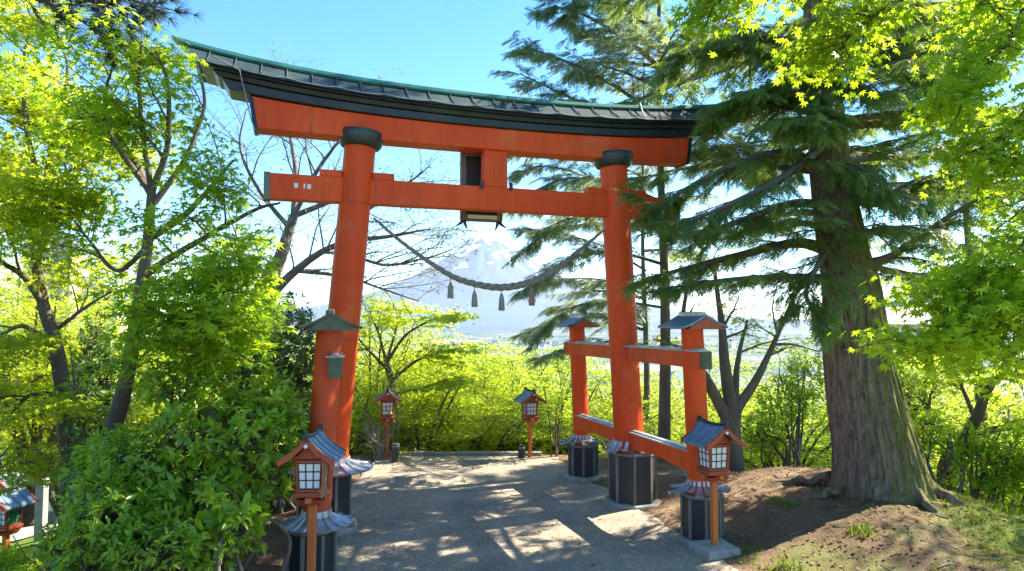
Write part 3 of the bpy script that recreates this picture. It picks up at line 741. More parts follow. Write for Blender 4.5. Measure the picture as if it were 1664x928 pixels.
# sacred rope
rp = [(607, 354), (640, 383), (682, 415), (733, 448), (770, 461), (810, 467), (850, 462), (888, 447), (928, 418), (962, 390), (984, 372)]
def on_plane(px, py, t=0):
    a = P(px, py, 1.0) - np.array([0, 0, CAMZ]); o = np.array([0, 0, CAMZ])
    k = np.dot(C0 + V * t - o, V) / np.dot(a, V); return o + a * k
rl = smooth_line([on_plane(x, y) for x, y in rp], 14)
rope = thing('sacred_rope', (rl[70][0], rl[70][1], rl[70][2]), 'twisted grey straw rope slung in a sagging arc between the torii pillars', 'rope')
RO = np.array(rope.location)
n = len(rl); tt = np.linspace(0, 1, n); rad = np.interp(tt, [0, .12, .38, .55, .72, .9, 1], [.014, .022, .042, .048, .042, .022, .014])
tg = unit(np.gradient(rl, axis=0)); e1 = unit(np.cross(tg, [0, 0, 1.0])); e2 = np.cross(e1, tg)
dist = np.concatenate([[0], np.cumsum(np.linalg.norm(np.diff(rl, axis=0), axis=1))])
fine = np.linspace(0, 1, 420)
ip = lambda A: np.stack([np.interp(fine, tt, A[:, k]) for k in range(3)], 1)
rlF, e1F, e2F = ip(rl), ip(e1), ip(e2); dF = np.interp(fine, tt, dist); rF = np.interp(fine, tt, rad)
mb = MB()
for k in range(3):
    ph = dF * 2 * math.pi / .34 + k * 2 * math.pi / 3
    mb.tube(rlF + (np.cos(ph) * rF * .52)[:, None] * e1F + (np.sin(ph) * rF * .52)[:, None] * e2F, rF * .58, 8)
mb.build('rope_strands', M['straw'], rope, RO)
for k, (x, y0, y1) in enumerate(((732, 456, 484), (771, 470, 498), (815, 474, 504), (864, 466, 496))):
    a = on_plane(x, y0 - 8); b = on_plane(x, y0 + 4); c = on_plane(x, y1)
    mb = MB()
    for j in range(9):
        an = j * 2 * math.pi / 9; o_ = np.array([math.cos(an), math.sin(an), 0])
        mb.tube([b + o_ * .008, b * .7 + c * .3 + o_ * .022, c + o_ * .034 + np.array([0, 0, .01 * math.sin(j * 5)])], [.010, .014, .012], 5)
    mb.tube([b * .65 + c * .35, c], [.02, .032], 8)
    tas = mb.build('tassel', M['tassel_red'] if k == 3 else M['tassel'], rope, RO)
    if k == 3: tas['label'] = 'reddish tassel'
    mb = MB(); mb.tube([a, b], .006, 5); mb.tube([b + np.array([0, 0, .012]), b - np.array([0, 0, .02])], [.013, .02], 8); mb.build('tassel_cord', M['tassel'], tas, RO)
mb = MB(); mb.tube(smooth_line([on_plane(848, 460), on_plane(862, 448), on_plane(890, 436), on_plane(905, 432)], 6), .006, 5); mb.build('loose_cord', M['straw'], rope, RO)

# ================================================================== LANTERNS
def make_lantern(label, slab=True):
    L = thing('shrine_lantern', (0, 0, 0), label, 'lantern', 'wooden shrine lanterns on posts')
    mb = MB(); mb.box((0, 0, .41), (.074, .074, .86)); mb.build('post', M['postwood'], L, bevel=.006)
    mb = MB(); mb.box((0, 0, .862), (.36, .06, .05)); mb.box((0, 0, .868), (.06, .36, .05)); mb.build('bracket', M['postwood'], L, bevel=.006)
    mb = MB(); mb.box((0, 0, .835), (.20, .20, .06), top=1.35); mb.build('corbel', M['redwood'], L, bevel=.005)
    mb = MB(); mb.box((0, 0, .915), (.30, .30, .045)); mb.build('floor_board', M['redwood'], L, bevel=.006)
    w0, w1, z0, z1 = .115, .132, .94, 1.245
    fr = MB()
    for sx in (-1, 1):
        for sy in (-1, 1):
            fr.tube([(sx * w0, sy * w0, z0), (sx * w1, sy * w1, z1)], .0185, 4, smooth=False)
    for z, w in ((z0 + .012, w0), (z1 - .01, w1), (z1 + .03, w1 + .012)):
        for a in range(4):
            x, y = (math.sin(a * math.pi / 2) * w, -math.cos(a * math.pi / 2) * w)
            fr.box((x, y, z), (2 * w + .02, .028, .028), a * math.pi / 2)
    fr.build('frame', M['redwood'], L, bevel=.003)
    for a in range(4):
        ca, sa = math.cos(a * math.pi / 2), math.sin(a * math.pi / 2)
        def Q(x, d, z):
            w = w0 + (w1 - w0) * (z - z0) / (z1 - z0)
            X_, Y_ = x * w, -(w - .004) - d
            return (X_ * ca - Y_ * sa, X_ * sa + Y_ * ca, z)
        mb = MB(); q = [Q(-.86, -.006, z0 + .026), Q(.86, -.006, z0 + .026), Q(.86, -.006, z1 - .024), Q(-.86, -.006, z1 - .024), Q(-.86, .0, z0 + .026), Q(.86, .0, z0 + .026), Q(.86, .0, z1 - .024), Q(-.86, .0, z1 - .024)]
        mb.add(q, [(0, 1, 2, 3)[::-1], (4, 5, 6, 7), (0, 1, 5, 4), (1, 2, 6, 5), (2, 3, 7, 6), (3, 0, 4, 7)])
        pane = mb.build('panel', M['paper'], L)
        mb = MB()
        for x in (-.84, -.29, .29, .84): mb.tube([Q(x, .006, z0 + .026), Q(x, .006, z1 - .024)], .0055, 4, smooth=False)
        for k in range(4):
            z = z0 + .030 + (z1 - z0 - .058) * k / 3; mb.tube([Q(-.86, .007, z), Q(.86, .007, z)], .0055, 4, smooth=False)
        mb.build('lattice', M['lattice'], pane)
    # gabled roof with slightly sagging slopes
    hw, ya, yb = .265, -.275, .275
    prof = [(-hw, 1.225), (-hw * .6, 1.285), (-hw * .25, 1.365), (0, 1.44), (hw * .25, 1.365), (hw * .6, 1.285), (hw, 1.225)]
    mb = MB(); k = len(prof)
    ysn = np.linspace(ya, yb, 7); vs = []
    for y in ysn:
        lift = .035 * (y / .285) ** 2
        for dz in (0, .024):
            for x, z in prof: vs.append((x, y, z + dz + lift * (1 - abs(x) / hw * .6)))
    W = 2 * k; f = []
    for i in range(len(ysn) - 1):
        for j in range(k - 1):
            f.append((i * W + j, i * W + j + 1, (i + 1) * W + j + 1, (i + 1) * W + j)[::-1]); f.append((i * W + k + j, i * W + k + j + 1, (i + 1) * W + k + j + 1, (i + 1) * W + k + j))
        for j in (0, k - 1): f.append((i * W + j, (i + 1) * W + j, (i + 1) * W + k + j, i * W + k + j))
    for i in (0, len(ysn) - 1): f += [(i * W + j, i * W + j + 1, i * W + k + j + 1, i * W + k + j) for j in range(k - 1)]
    mb.add(vs, f, 0, False); rf = mb.build('roof', M['lanternroof'], L)
    mb = MB()
    for y in (-.15, 0, .15):
        for sg in (-1, 1): mb.tube([(sg * abs(x), y, z + .028 + .035 * (y / .285) ** 2 * (1 - abs(x) / hw * .6)) for x, z in prof[3:]], .007, 5)
    mb.build('roof_seams', M['lanternroof'], rf)
    for y in (ya + .012, yb - .012):
        mb = MB()
        for sg in (-1, 1):
            pts = [(sg * abs(x), y, z + .012) for x, z in prof[3:]]
            for a, b in zip(pts[:-1], pts[1:]):
                v = []
                for yy in (-.014, .014):
                    for (p, dz) in ((a, -.045), (b, -.045), (b, .02), (a, .02)): v.append((p[0], y + yy, p[2] + dz + .02))
                mb.add(v, [(0, 1, 2, 3), (7, 6, 5, 4), (0, 4, 5, 1), (1, 5, 6, 2), (2, 6, 7, 3), (3, 7, 4, 0)])
        mb.build('bargeboard', M['redwood'], rf)
    for y in (-.15, .15):
        mb = MB(); v = [(x, y + dy, z) for dy in (-.01, .01) for x, z in ((-.14, 1.262), (.14, 1.262), (.05, 1.36), (0, 1.40), (-.05, 1.36))]
        mb.add(v, [(4, 3, 2, 1, 0)[::-1], (9, 8, 7, 6, 5)] + [(i, (i + 1) % 5, (i + 1) % 5 + 5, i + 5) for i in range(5)])
        mb.build('gable', M['redwood'], L)
    mb = MB(); mb.tube([(0, y, 1.475 + .035 * (y / .285) ** 2) for y in np.linspace(ya + .005, yb - .005, 7)], .02, 6)
    for y in (ya - .005, yb + .005): mb.box((0, y, 1.49), (.055, .045, .085), 0, top=.8)
    mb.build('ridge', M['lattice'], rf, bevel=.003)
    for y in (ya - .004, yb + .004):
        mb = MB(); mb.tube([(0, y, 1.405), (0, y - math.copysign(.012, -y), 1.405)], .018, 10)
        mb.build('boss', M['whitetag'], rf)
    if slab:
        mb = MB(); mb.box((0, 0, -.03), (.44, .44, .16), top=.97); mb.build('base_slab', M['concrete'], L, bevel=.012)
    return L
def set_lantern(o, x, y, z=None, label=None, sc=1, rz=YAW):
    o.location = (x, y, float(gz(x, y)) + .0 if z is None else z); o.scale = (sc, sc, sc); o.rotation_euler = (0, 0, rz)
    if label: o['label'] = label
    return o
lan = make_lantern('orange lantern on a square concrete slab beside the right-hand torii plinth')
lan2 = copy_tree(lan)
for ch in list(lan2.children):
    if ch.name.startswith('base_slab'): bpy.data.objects.remove(ch)
set_lantern(lan, 2.235, 7.68, .07, None, .93)
x, y = -1.785, 6.2
set_lantern(lan2, x, y, .22, 'big orange lantern with faded red cord on its side before the left torii plinth', .91, R(2))
mb = MB(); mb.tube([(.135, -.16, 1.25), (.14, -.165, 1.10), (.15, -.16, .96), (.13, -.2, .90)], .012, 6); mb.tube([(.16, -.16, 1.23), (.165, -.17, 1.08), (.155, -.17, .97)], .009, 6)
for a in range(7): mb.tube(smooth_line([(.15, -.165, .97), (.15 + .05 * math.cos(a), -.175, .96 + .05 * math.sin(a)), (.15 + .01 * math.cos(a * 2), -.165, .93)], 5), .008, 5)
mb.build('cord', M['rope_red'], lan2)
lan3 = copy_tree(lan2)
for ch in list(lan3.children):
    if ch.name.startswith('cord'): bpy.data.objects.remove(ch)
set_lantern(lan3, P(629, 742, 13.1)[0], 13.1, -.06, 'small lantern standing among bare twigs at the far edge of the path', .92, YAW * .6)
lan4 = copy_tree(lan3); set_lantern(lan4, P(861, 737, 13.2)[0], 13.2, -.06, 'small lantern standing alone on the right of the far path edge', .9, YAW)
q = P(13, 790, 11.0)
lan5 = copy_tree(lan3); set_lantern(lan5, q[0], 11.0, q[2] - 1.52 * 1.05, 'lantern with green side panel on the low ground at the left edge', 1.05, R(-12))
for ch in lan5.children:
    if ch.name.startswith('panel'):
        ang = ch
pns = [c for c in lan5.children if c.name.startswith('panel')]
for c in pns[1:2] + pns[3:4]:
    c.data = c.data.copy(); c.data.materials.clear(); c.data.materials.append(M['greenpane']); c['label'] = 'green side panel'
q = P(18, 762, 14.0)
lan6 = copy_tree(lan3); set_lantern(lan6, q[0], 14.0, q[2] - 1.68, 'half hidden lantern behind the green panelled one, only its roof showing', 1.1, R(-20))

# short dark bollards
for (px_, D, h, r, lab) in ((643, 12.75, .34, .075, 'dark stump bollard beside the twiggy lantern'), (848, 13.15, .24, .068, 'dark stump bollard beside the lone far lantern')):
    q = P(px_, 740, D); g0 = float(gz(q[0], D)); root = thing('bollard', (q[0], D, g0), lab, 'bollard', 'dark bollards at the path edge')
    mb = MB(); zz = np.array([-.1, 0, h * .5, h - .02, h]); mb.tube([(0, 0, z) for z in zz], [r * 1.06, r * 1.05, r, r * .98, r * .86], 16, mod=lambda t, a: 1 + .05 * np.sin(a * 5 + t * 4)); mb.build('stump', M['iron'], root)
    mb = MB(); mb.tube([(0, 0, h - .06), (0, 0, h - .03)], r * 1.04, 16); mb.build('band', M['weathered'], root)
q = P(66, 860, 12.2); g0 = float(gz(q[0], 12.2))
root = thing('stone_post', (q[0], 12.2, g0), 'square stone post beside the lower left footpath', 'post')
mb = MB(); mb.box((0, 0, .45), (.15, .15, 1.1)); mb.build('shaft', M['stone'], root, bevel=.015)
mb = MB(); mb.box((0, 0, 1.03), (.21, .21, .08), top=.7); mb.build('cap', M['stone'], root, bevel=.015)

# ================================================================== TREES
def tree_root(name, base, label, cat='tree', group=None): return thing(name, base, label, cat, group)
def ground_at(px_, D, py=850):
    q = P(px_, py, D); return np.array([q[0], D, float(gz(q[0], D))])

# ---- the giant conifer on the mound
base = np.array([4.72, 8.95, float(gz(4.72, 8.95)) - .05])
cedar = tree_root('conifer_tree', base, 'giant old conifer with a massive mossy trunk on the earth mound', 'tree')
tr = smooth_line([base + np.array([.03, 0, -.15]), base + np.array([-.02, 0, .5]), P(1395, 600, 8.95), P(1383, 480, 8.97), P(1368, 400, 9.0), P(1352, 300, 9.05), P(1338, 150, 9.1), P(1325, -100, 9.2), P(1318, -500, 9.3), P(1315, -900, 9.4)], 14)
zz = tr[:, 2] - base[2]
rad = np.interp(zz, [-.2, 0, .25, .7, 1.4, 2.4, 3.2, 5, 8, 13], [.74, .61, .53, .475, .425, .36, .30, .23, .16, .06])
frng = np.random.default_rng(5); fa, fp = frng.uniform(.3, 1, 9), frng.uniform(0, 6.28, 9)
def flute(t, a):
    z = t * 13; m = 0
    for k in range(2, 11): m = m + fa[k - 2] * np.sin(k * a + fp[k - 2] + .25 * z * math.sin(k)) / k ** .75
    amp = .035 + .085 * np.exp(-z / .8)
    fi = .020 * np.sin(41 * a + 2.0 * np.sin(z * 2.1 + a * 3)) + .016 * np.sin(67 * a + 3 * np.sin(z * 1.3 + a * 2)) + .022 * np.sin(23 * a + 1.5 * np.sin(z * 1.7))
    return 1 + amp * m + fi
def bark_material():
    m, nt, out = new_mat('old_conifer_bark'); L = nt.links.new
    g = nt.nodes.new('ShaderNodeNewGeometry'); tc = nt.nodes.new('ShaderNodeTexCoord')
    mp = nt.nodes.new('ShaderNodeMapping'); mp.inputs['Scale'].default_value = (1, 1, .3); L(tc.outputs['Object'], mp.inputs[0])
    n = N(nt, 'ShaderNodeTexNoise', Scale=17.0, Detail=10.0, Roughness=.74, Distortion=.9); L(mp.outputs[0], n.inputs['Vector'])
    mp2 = nt.nodes.new('ShaderNodeMapping'); mp2.inputs['Scale'].default_value = (1, 1, .35); L(tc.outputs['Object'], mp2.inputs[0])
    n2 = N(nt, 'ShaderNodeTexNoise', Scale=7.0, Detail=8.0, Roughness=.7); L(mp2.outputs[0], n2.inputs['Vector'])
    c = ramp(nt, [(.30, (.06, .046, .036)), (.43, (.25, .185, .14)), (.56, (.40, .32, .255)), (.74, (.54, .46, .38))]); L(n.outputs[0], c.inputs[0])
    moss = rgb(nt, (.14, .14, .03), (.38, .37, .09), n2.outputs[0])
    s = nt.nodes.new('ShaderNodeSeparateXYZ'); L(g.outputs['Normal'], s.inputs[0])
    a = nt.nodes.new('ShaderNodeMath'); a.operation = 'MULTIPLY_ADD'; L(s.outputs['X'], a.inputs[0]); a.inputs[1].default_value = .55; L(n2.outputs[0], a.inputs[2])
    mr = nt.nodes.new('ShaderNodeMapRange'); L(a.outputs[0], mr.inputs[0]); mr.inputs[1].default_value = .28; mr.inputs[2].default_value = .58; mr.inputs[4].default_value = .9
    crack = ramp(nt, [(.36, 0.2), (.5, 1.0)]); L(n.outputs[0], crack.inputs[0])
    mossy = rgb(nt, moss, crack.outputs[0], .75, 'MULTIPLY')
    col = rgb(nt, c.outputs[0], mossy, mr.outputs[0])
    b = N(nt, 'ShaderNodeBsdfPrincipled', Roughness=.9); b.inputs['Specular IOR Level'].default_value = .2; L(col, b.inputs['Base Color'])
    bp = N(nt, 'ShaderNodeBump', Strength=1.0, Distance=.12); L(n.outputs[0], bp.inputs['Height'])
    bp2 = N(nt, 'ShaderNodeBump', Strength=.6, Distance=.03); L(n2.outputs[0], bp2.inputs['Height']); L(bp.outputs[0], bp2.inputs['Normal']); L(bp2.outputs[0], b.inputs['Normal'])
    L(b.outputs[0], out.inputs[0]); return m
M['bark_old'] = bark_material()
mb = MB(); mb.tube(tr, rad, 160, mod=flute)
mb.build('trunk', M['bark_old'], cedar, base)
for a0, ln, r_ in ((2.6, 1.0, .07), (3.3, .7, .055), (-.5, .95, .075), (-1.2, .6, .06), (-.1, .8, .07), (1.2, 1.0, .08)):
    pts = []; a = a0
    for k in range(9):
        d = .55 + ln * k / 8; a += frng.uniform(-.09, .09); x, y = base[0] + d * math.cos(a), base[1] + d * math.sin(a)
        pts.append((x, y, float(gz(x, y)) + .12 * (1 - k / 8) ** 2 - .005 + .02 * math.sin(k * 1.9 + a0 * 3) - .05 * (k / 8) ** 2))
    mb = MB(); mb.tube(smooth_line(pts, 4), np.linspace(r_, .015, 33), 9, mod=lambda t, a: 1 + .12 * np.sin(3 * a + 9 * t)); mb.build('root', M['bark_old'], cedar, base)
wood, lv = MB(), Leaves()
hero = [  # (pixel, pixel, depth) limbs seen in the photo
    ([(1372, 420, 9.0), (1300, 395, 8.8), (1200, 415, 8.7), (1100, 440, 8.8), (1045, 455, 8.9)], .09),
    ([(1378, 455, 9.0), (1290, 450, 8.5), (1180, 455, 8.3), (1070, 470, 8.4)], .07),
    ([(1350, 290, 9.0), (1280, 250, 8.8), (1190, 270, 8.7), (1110, 310, 8.8), (1060, 345, 8.9)], .085),
    ([(1342, 180, 9.1), (1260, 170, 8.8), (1210, 175, 8.7), (1165, 190, 8.7)], .08), ([(1342, 150, 9.1), (1290, 130, 8.9), (1230, 150, 8.9), (1180, 172, 8.9)], .06),
    ([(1345, 230, 9.1), (1270, 290, 8.4), (1190, 330, 8.0), (1120, 360, 7.8)], .07),
    ([(1360, 340, 9.0), (1290, 330, 8.6), (1200, 360, 8.4), (1110, 385, 8.6), (1060, 330, 8.8)], .07),
    ([(1338, 150, 9.1), (1400, 90, 8.9), (1480, 110, 8.6), (1560, 150, 8.4)], .08),
    ([(1352, 310, 9.05), (1430, 325, 8.9), (1500, 295, 8.8), (1580, 290, 8.7), (1680, 300, 8.8)], .13),
    ([(1372, 430, 9.0), (1440, 420, 8.8), (1500, 380, 8.7), (1580, 330, 8.6), (1660, 300, 8.6)], .075),
    ([(1340, 200, 9.1), (1440, 200, 9.4), (1540, 190, 9.6), (1660, 210, 9.8)], .09),
    ([(1330, 50, 9.1), (1420, 10, 9.2), (1520, 30, 9.3), (1640, 70, 9.5)], .09),
    ([(1335, 100, 9.1), (1250, 60, 8.9), (1160, 70, 8.8), (1080, 110, 8.9)], .08),
    ([(1330, 20, 9.1), (1240, -30, 9.3), (1120, -40, 9.6), (1000, 10, 10.0)], .08),
    ([(1350, 260, 9.1), (1430, 255, 9.8), (1530, 255, 10.5), (1640, 270, 11.0)], .08),
    ([(1365, 380, 9.0), (1330, 430, 8.4), (1310, 480, 8.2), (1335, 520, 8.1)], .05),
    ([(1368, 400, 9.0), (1440, 440, 9.6), (1530, 450, 10.2), (1600, 455, 10.6)], .06),
]
for pts, r0 in hero:
    line = px_line(pts, 7)
    conifer_limb(wood, lv, line, r0, .012, FROND, .19, n1=23, l1=(.4, .95), ns=22, t0=.16, hang=.5)
for k in range(34):                                           # limbs all round, at the heights in view
    z = rng.uniform(3.2, 7.2); a = rng.uniform(-.6 * math.pi, .55 * math.pi) if k % 3 else rng.uniform(.8 * math.pi, 1.35 * math.pi)
    ln = rng.uniform(1.6, 3.6) * (1 - .45 * max(0, -math.sin(a))) * (.8 if math.cos(a) < -.3 else 1)
    i = int(np.argmin(np.abs(tr[:, 2] - z))); p = tr[i]; d = np.array([math.cos(a), math.sin(a), .10])
    pts = [p + d * ln * q + np.array([0, 0, .12 * math.sin(q * 3) - .4 * q * q * ln * .25]) for q in np.linspace(0, 1, 5)]
    conifer_limb(wood, lv, wob_line(smooth_line(pts, 5), .04), .06, .008, FROND, .19, n1=16, l1=(.4, .9), ns=17, t0=.12, hang=.5)
for k in range(9):                                           # short drooping sprays on the near side of the trunk
    z = rng.uniform(3.4, 6.6); a = -math.pi / 2 + rng.uniform(-.9, .9); ln = rng.uniform(.8, 1.5)
    i = int(np.argmin(np.abs(tr[:, 2] - z))); d = np.array([math.cos(a), math.sin(a), .1])
    pts = [tr[i] + d * ln * q + np.array([0, 0, -.5 * q * q]) for q in np.linspace(0, 1, 5)]
    conifer_limb(wood, lv, smooth_line(pts, 5), .04, .006, FROND, .2, n1=14, l1=(.25, .6), ns=16, t0=.2, hang=.9)
for k in range(20):                                           # upper crown, above the frame
    z = rng.uniform(6.3, 13.0); a = rng.uniform(0, 2 * math.pi); ln = np.interp(z, [5, 9, 13.5], [4.4, 3.5, 1.0]) * rng.uniform(.75, 1.1)
    i = int(np.argmin(np.abs(tr[:, 2] - z))); p = tr[i]; d = np.array([math.cos(a), math.sin(a), .12])
    pts = [p + d * ln * q + np.array([0, 0, -.35 * q * q * ln * .4]) for q in np.linspace(0, 1, 5)]
    conifer_limb(wood, lv, wob_line(smooth_line(pts, 5), .03), .07, .01, FROND, .36, n1=16, l1=(.5, 1.0), ns=9, t0=.15, hang=.45)
wood.build('branches', M['bark_grey'], cedar, base)
lv.build('crown', M['needle'], cedar, base)

# ---- tall conifers behind the torii
def tall_conifer(px_, D, top_z, r0, label, lim, mat, hero, seed_len, z_lo, dens=1.0, lean=0, size=.34):
    b = ground_at(px_, D, 720); b[2] -= .1
    root = tree_root('conifer_tree', b, label, 'tree')
    H = top_z - b[2]
    line = smooth_line([b, b + np.array([lean * .2 + .04, 0, H * .25]), b + np.array([lean * .5 - .05, 0, H * .55]), b + np.array([lean, .1, H])], 12)
    mb = MB(); mb.tube(line, np.interp(np.linspace(0, 1, len(line)), [0, .05, 1], [r0 * 1.35, r0, r0 * .15]), 18, mod=lambda t, a: 1 + .05 * np.sin(5 * a + 6 * t)); mb.build('trunk', M['bark_grey'], root, b)
    wood, lv = MB(), Leaves()
    for pts, rr_ in hero:
        conifer_limb(wood, lv, px_line(pts, 7), rr_, .01, FROND, size, n1=22, l1=(.5, 1.15), ns=int(21 * dens), t0=.12, hang=.45)
    for k in range(lim):
        z = rng.uniform(z_lo, top_z - .5); a = rng.uniform(0, 2 * math.pi); ln = seed_len * np.interp(z, [z_lo, top_z], [1, .25]) * rng.uniform(.7, 1.15)
        i = int(np.argmin(np.abs(line[:, 2] - z))); d = np.array([math.cos(a), math.sin(a), .18])
        pts = [line[i] + d * ln * q + np.array([0, 0, -.30 * q * q * ln * .5]) for q in np.linspace(0, 1, 5)]
        conifer_limb(wood, lv, wob_line(smooth_line(pts, 4), .03), .045, .008, FROND, size, n1=14, l1=(.5, 1.05), ns=int(13 * dens), t0=.15, hang=.4)
    wood.build('branches', M['bark_grey'], root, b); lv.build('crown', mat, root, b)
tall_conifer(1078, 12.6, 12.0, .115, 'slender blue-green conifer rising behind the right torii pillar', 30, M['needle_blue'], [
    ([(1085, 120, 12.6), (1010, 60, 12.4), (940, 20, 12.3), (895, 10, 12.2)], .05), ([(1085, 200, 12.6), (1000, 140, 12.4), (920, 100, 12.3), (848, 76, 12.3)], .05),
    ([(1085, 230, 12.6), (1010, 190, 12.3), (930, 160, 12.2), (845, 120, 12.1)], .05), ([(1080, 330, 12.6), (1000, 300, 12.4), (920, 290, 12.3), (850, 320, 12.3)], .04),
    ([(1080, 430, 12.6), (1000, 410, 12.4), (930, 420, 12.3), (870, 460, 12.3)], .035), ([(1080, 500, 12.6), (1000, 490, 12.3), (930, 500, 12.2), (875, 540, 12.2)], .03),
    ([(1085, 100, 12.6), (1140, 60, 12.5), (1200, 50, 12.4), (1260, 90, 12.3)], .05), ([(1080, 380, 12.6), (1000, 350, 12.8), (910, 360, 12.9), (860, 400, 13.0)], .035),
    ([(1080, 60, 12.6), (1010, 10, 12.7), (960, -20, 12.8), (930, 20, 12.8)], .05), ([(1082, 260, 12.6), (1150, 250, 12.5), (1230, 280, 12.6)], .04)], 2.4, 3.6, 1.0, .1, .24)
tall_conifer(1048, 15.5, 9.0, .09, 'thin pale conifer second behind the right torii pillar, set deeper', 13, M['needle_pale'], [
    ([(1050, 440, 15.5), (980, 400, 15.3), (910, 380, 15.2), (850, 370, 15.1)], .03), ([(1050, 330, 15.5), (960, 290, 15.3), (890, 270, 15.2), (840, 280, 15.1)], .03),
    ([(1050, 530, 15.5), (980, 510, 15.3), (900, 520, 15.2), (850, 545, 15.1)], .025), ([(1050, 380, 15.5), (980, 350, 15.7), (900, 340, 15.8), (845, 340, 15.8)], .025), ([(1050, 480, 15.5), (980, 455, 15.2), (900, 455, 15.0), (852, 470, 15.0)], .025), ([(1050, 290, 15.5), (970, 255, 15.3), (890, 240, 15.2), (835, 245, 15.1)], .025), ([(1050, 200, 15.5), (970, 190, 15.3), (890, 185, 15.2), (845, 190, 15.1)], .025), ([(1050, 560, 15.5), (990, 555, 15.0), (930, 565, 14.9), (880, 580, 14.8)], .025)], 2.6, 1.8, 1.0, .1, .22)
tall_conifer(1600, 15.5, 11, .16, 'dark conifer behind the right side of the giant trunk', 28, M['needle'], [], 3.0, 3.2, .8, -.3, .36)

# ---- pine branch at top left (tree stands outside the frame)
b = np.array([-7.6, 6.4, float(gz(-7.6, 6.4))])
pine = tree_root('pine_tree', b, 'dark pine reaching one needled branch into the top left sky', 'tree')
pt = smooth_line([b, b + np.array([.1, 0, 2.5]), b + np.array([-.1, .1, 5.2]), b + np.array([0, .1, 8.5])], 8)
mb = MB(); mb.tube(pt, np.linspace(.2, .06, len(pt)), 14); mb.build('trunk', M['bark_dark'], pine, b)
wood, lv = MB(), Leaves(); P_, T_, N_, S_ = [], [], [], []
for pts in ([(-480, -60, 6.4), (-200, -90, 6.6), (0, -60, 6.8), (120, -10, 7.0), (210, 22, 7.0)], [(-200, -90, 6.6), (-40, -40, 6.8), (90, 10, 6.9), (165, 55, 6.9)], [(-80, -60, 6.7), (60, -40, 6.8), (180, -10, 6.9), (255, 12, 6.9)]):
    line = px_line(pts, 8); wood.tube(line, np.linspace(.05, .008, len(line)), 6)
    for k in range(34):
        p, tg_ = at(line, rng.uniform(.3, 1)); c = offshoot(p, tg_, rng.uniform(.2, .5), (25, 60), -.02, .3, 4); wood.tube(c, np.linspace(.008, .003, len(c)), 4, cap=False)
        for q in range(5):
            pp_, t2 = at(c, rng.uniform(.3, 1)); P_.append(pp_); T_.append(t2 + rng.normal(size=3) * .25); N_.append(rng.normal(size=3)); S_.append(rng.uniform(.13, .2))
lv.add(TUFT, P_, T_, N_, S_)
for k in range(14):
    z = rng.uniform(4.5, 8.4); a = rng.uniform(1.8, 4.8); i = int(np.argmin(np.abs(pt[:, 2] - z)))
    line = smooth_line([pt[i], pt[i] + np.array([math.cos(a), math.sin(a), .15]) * .9, pt[i] + np.array([math.cos(a), math.sin(a), .2]) * 1.7], 6); wood.tube(line, np.linspace(.045, .01, len(line)), 6)
    q_ = [at(line, rng.uniform(.3, 1)) for _ in range(60)]
    lv.add(TUFT, [a_[0] + rng.normal(size=3) * .1 for a_ in q_], [a_[1] + rng.normal(size=3) * .6 for a_ in q_], rng.normal(size=(60, 3)), rng.uniform(.13, .2, 60))
wood.build('branches', M['bark_dark'], pine, b); lv.build('crown', M['needle_pine'], pine, b)

# ---- left maples
def limbs_px(wood, lst, k=9):
    out = []
    for pts, ra, rb in lst:
        line = wob_line(px_line(pts, 7), .012); wood.tube(line, np.linspace(ra, rb, len(line)), k, cap=False, mod=lambda t, a: 1 + .06 * np.sin(3 * a + 7 * t)); out.append((line, ra, rb))
    return out
def px_tree(name, basepx, D, label, trunk, tr_r, limbs, mat_wood, mat_leaf, leafargs, cat='maple tree'):
    b = ground_at(*basepx); b[2] -= .05
    root = tree_root(name, b, label, cat)
    tl_ = smooth_line([b] + [P(*q) for q in trunk], 8)
    mb = MB(); mb.tube(tl_, np.interp(np.linspace(0, 1, len(tl_)), np.linspace(0, 1, len(tr_r)), tr_r), 18, mod=lambda t, a: 1 + .06 * np.sin(3 * a + 5 * t) + .03 * np.sin(7 * a - 11 * t)); mb.build('trunk', mat_wood, root, b)
    wood, lv = MB(), Leaves()
    ls = limbs_px(wood, limbs)
    for la in leafargs: make_broadleaf(wood, lv, ls if 'sel' not in la else [ls[i] for i in la['sel']], **{k: v for k, v in la.items() if k != 'sel'})
    wood.build('branches', mat_wood, root, b); lv.build('crown', mat_leaf, root, b)
    return root
def clipped_a(p):
    lim = np.interp(p[:, 2], [4.6, 5.2, 5.6, 6.2], [-.47, -.55, -.60, -.67])
    return p[:, 0] / p[:, 1] < lim + .06 * vnoise(p[:, 2] * 3, p[:, 1] * 3, 5)
def clipped(p):                                                # crown kept clear of the torii
    lim = np.interp(p[:, 2], [2.2, 2.6, 3.4, 4.0, 4.6, 5.55, 5.8], [-.345, -.325, -.35, -.395, -.44, -.46, -.9])
    return p[:, 0] / p[:, 1] < lim + .05 * vnoise(p[:, 2] * 4, p[:, 1] * 4, 3) - .012
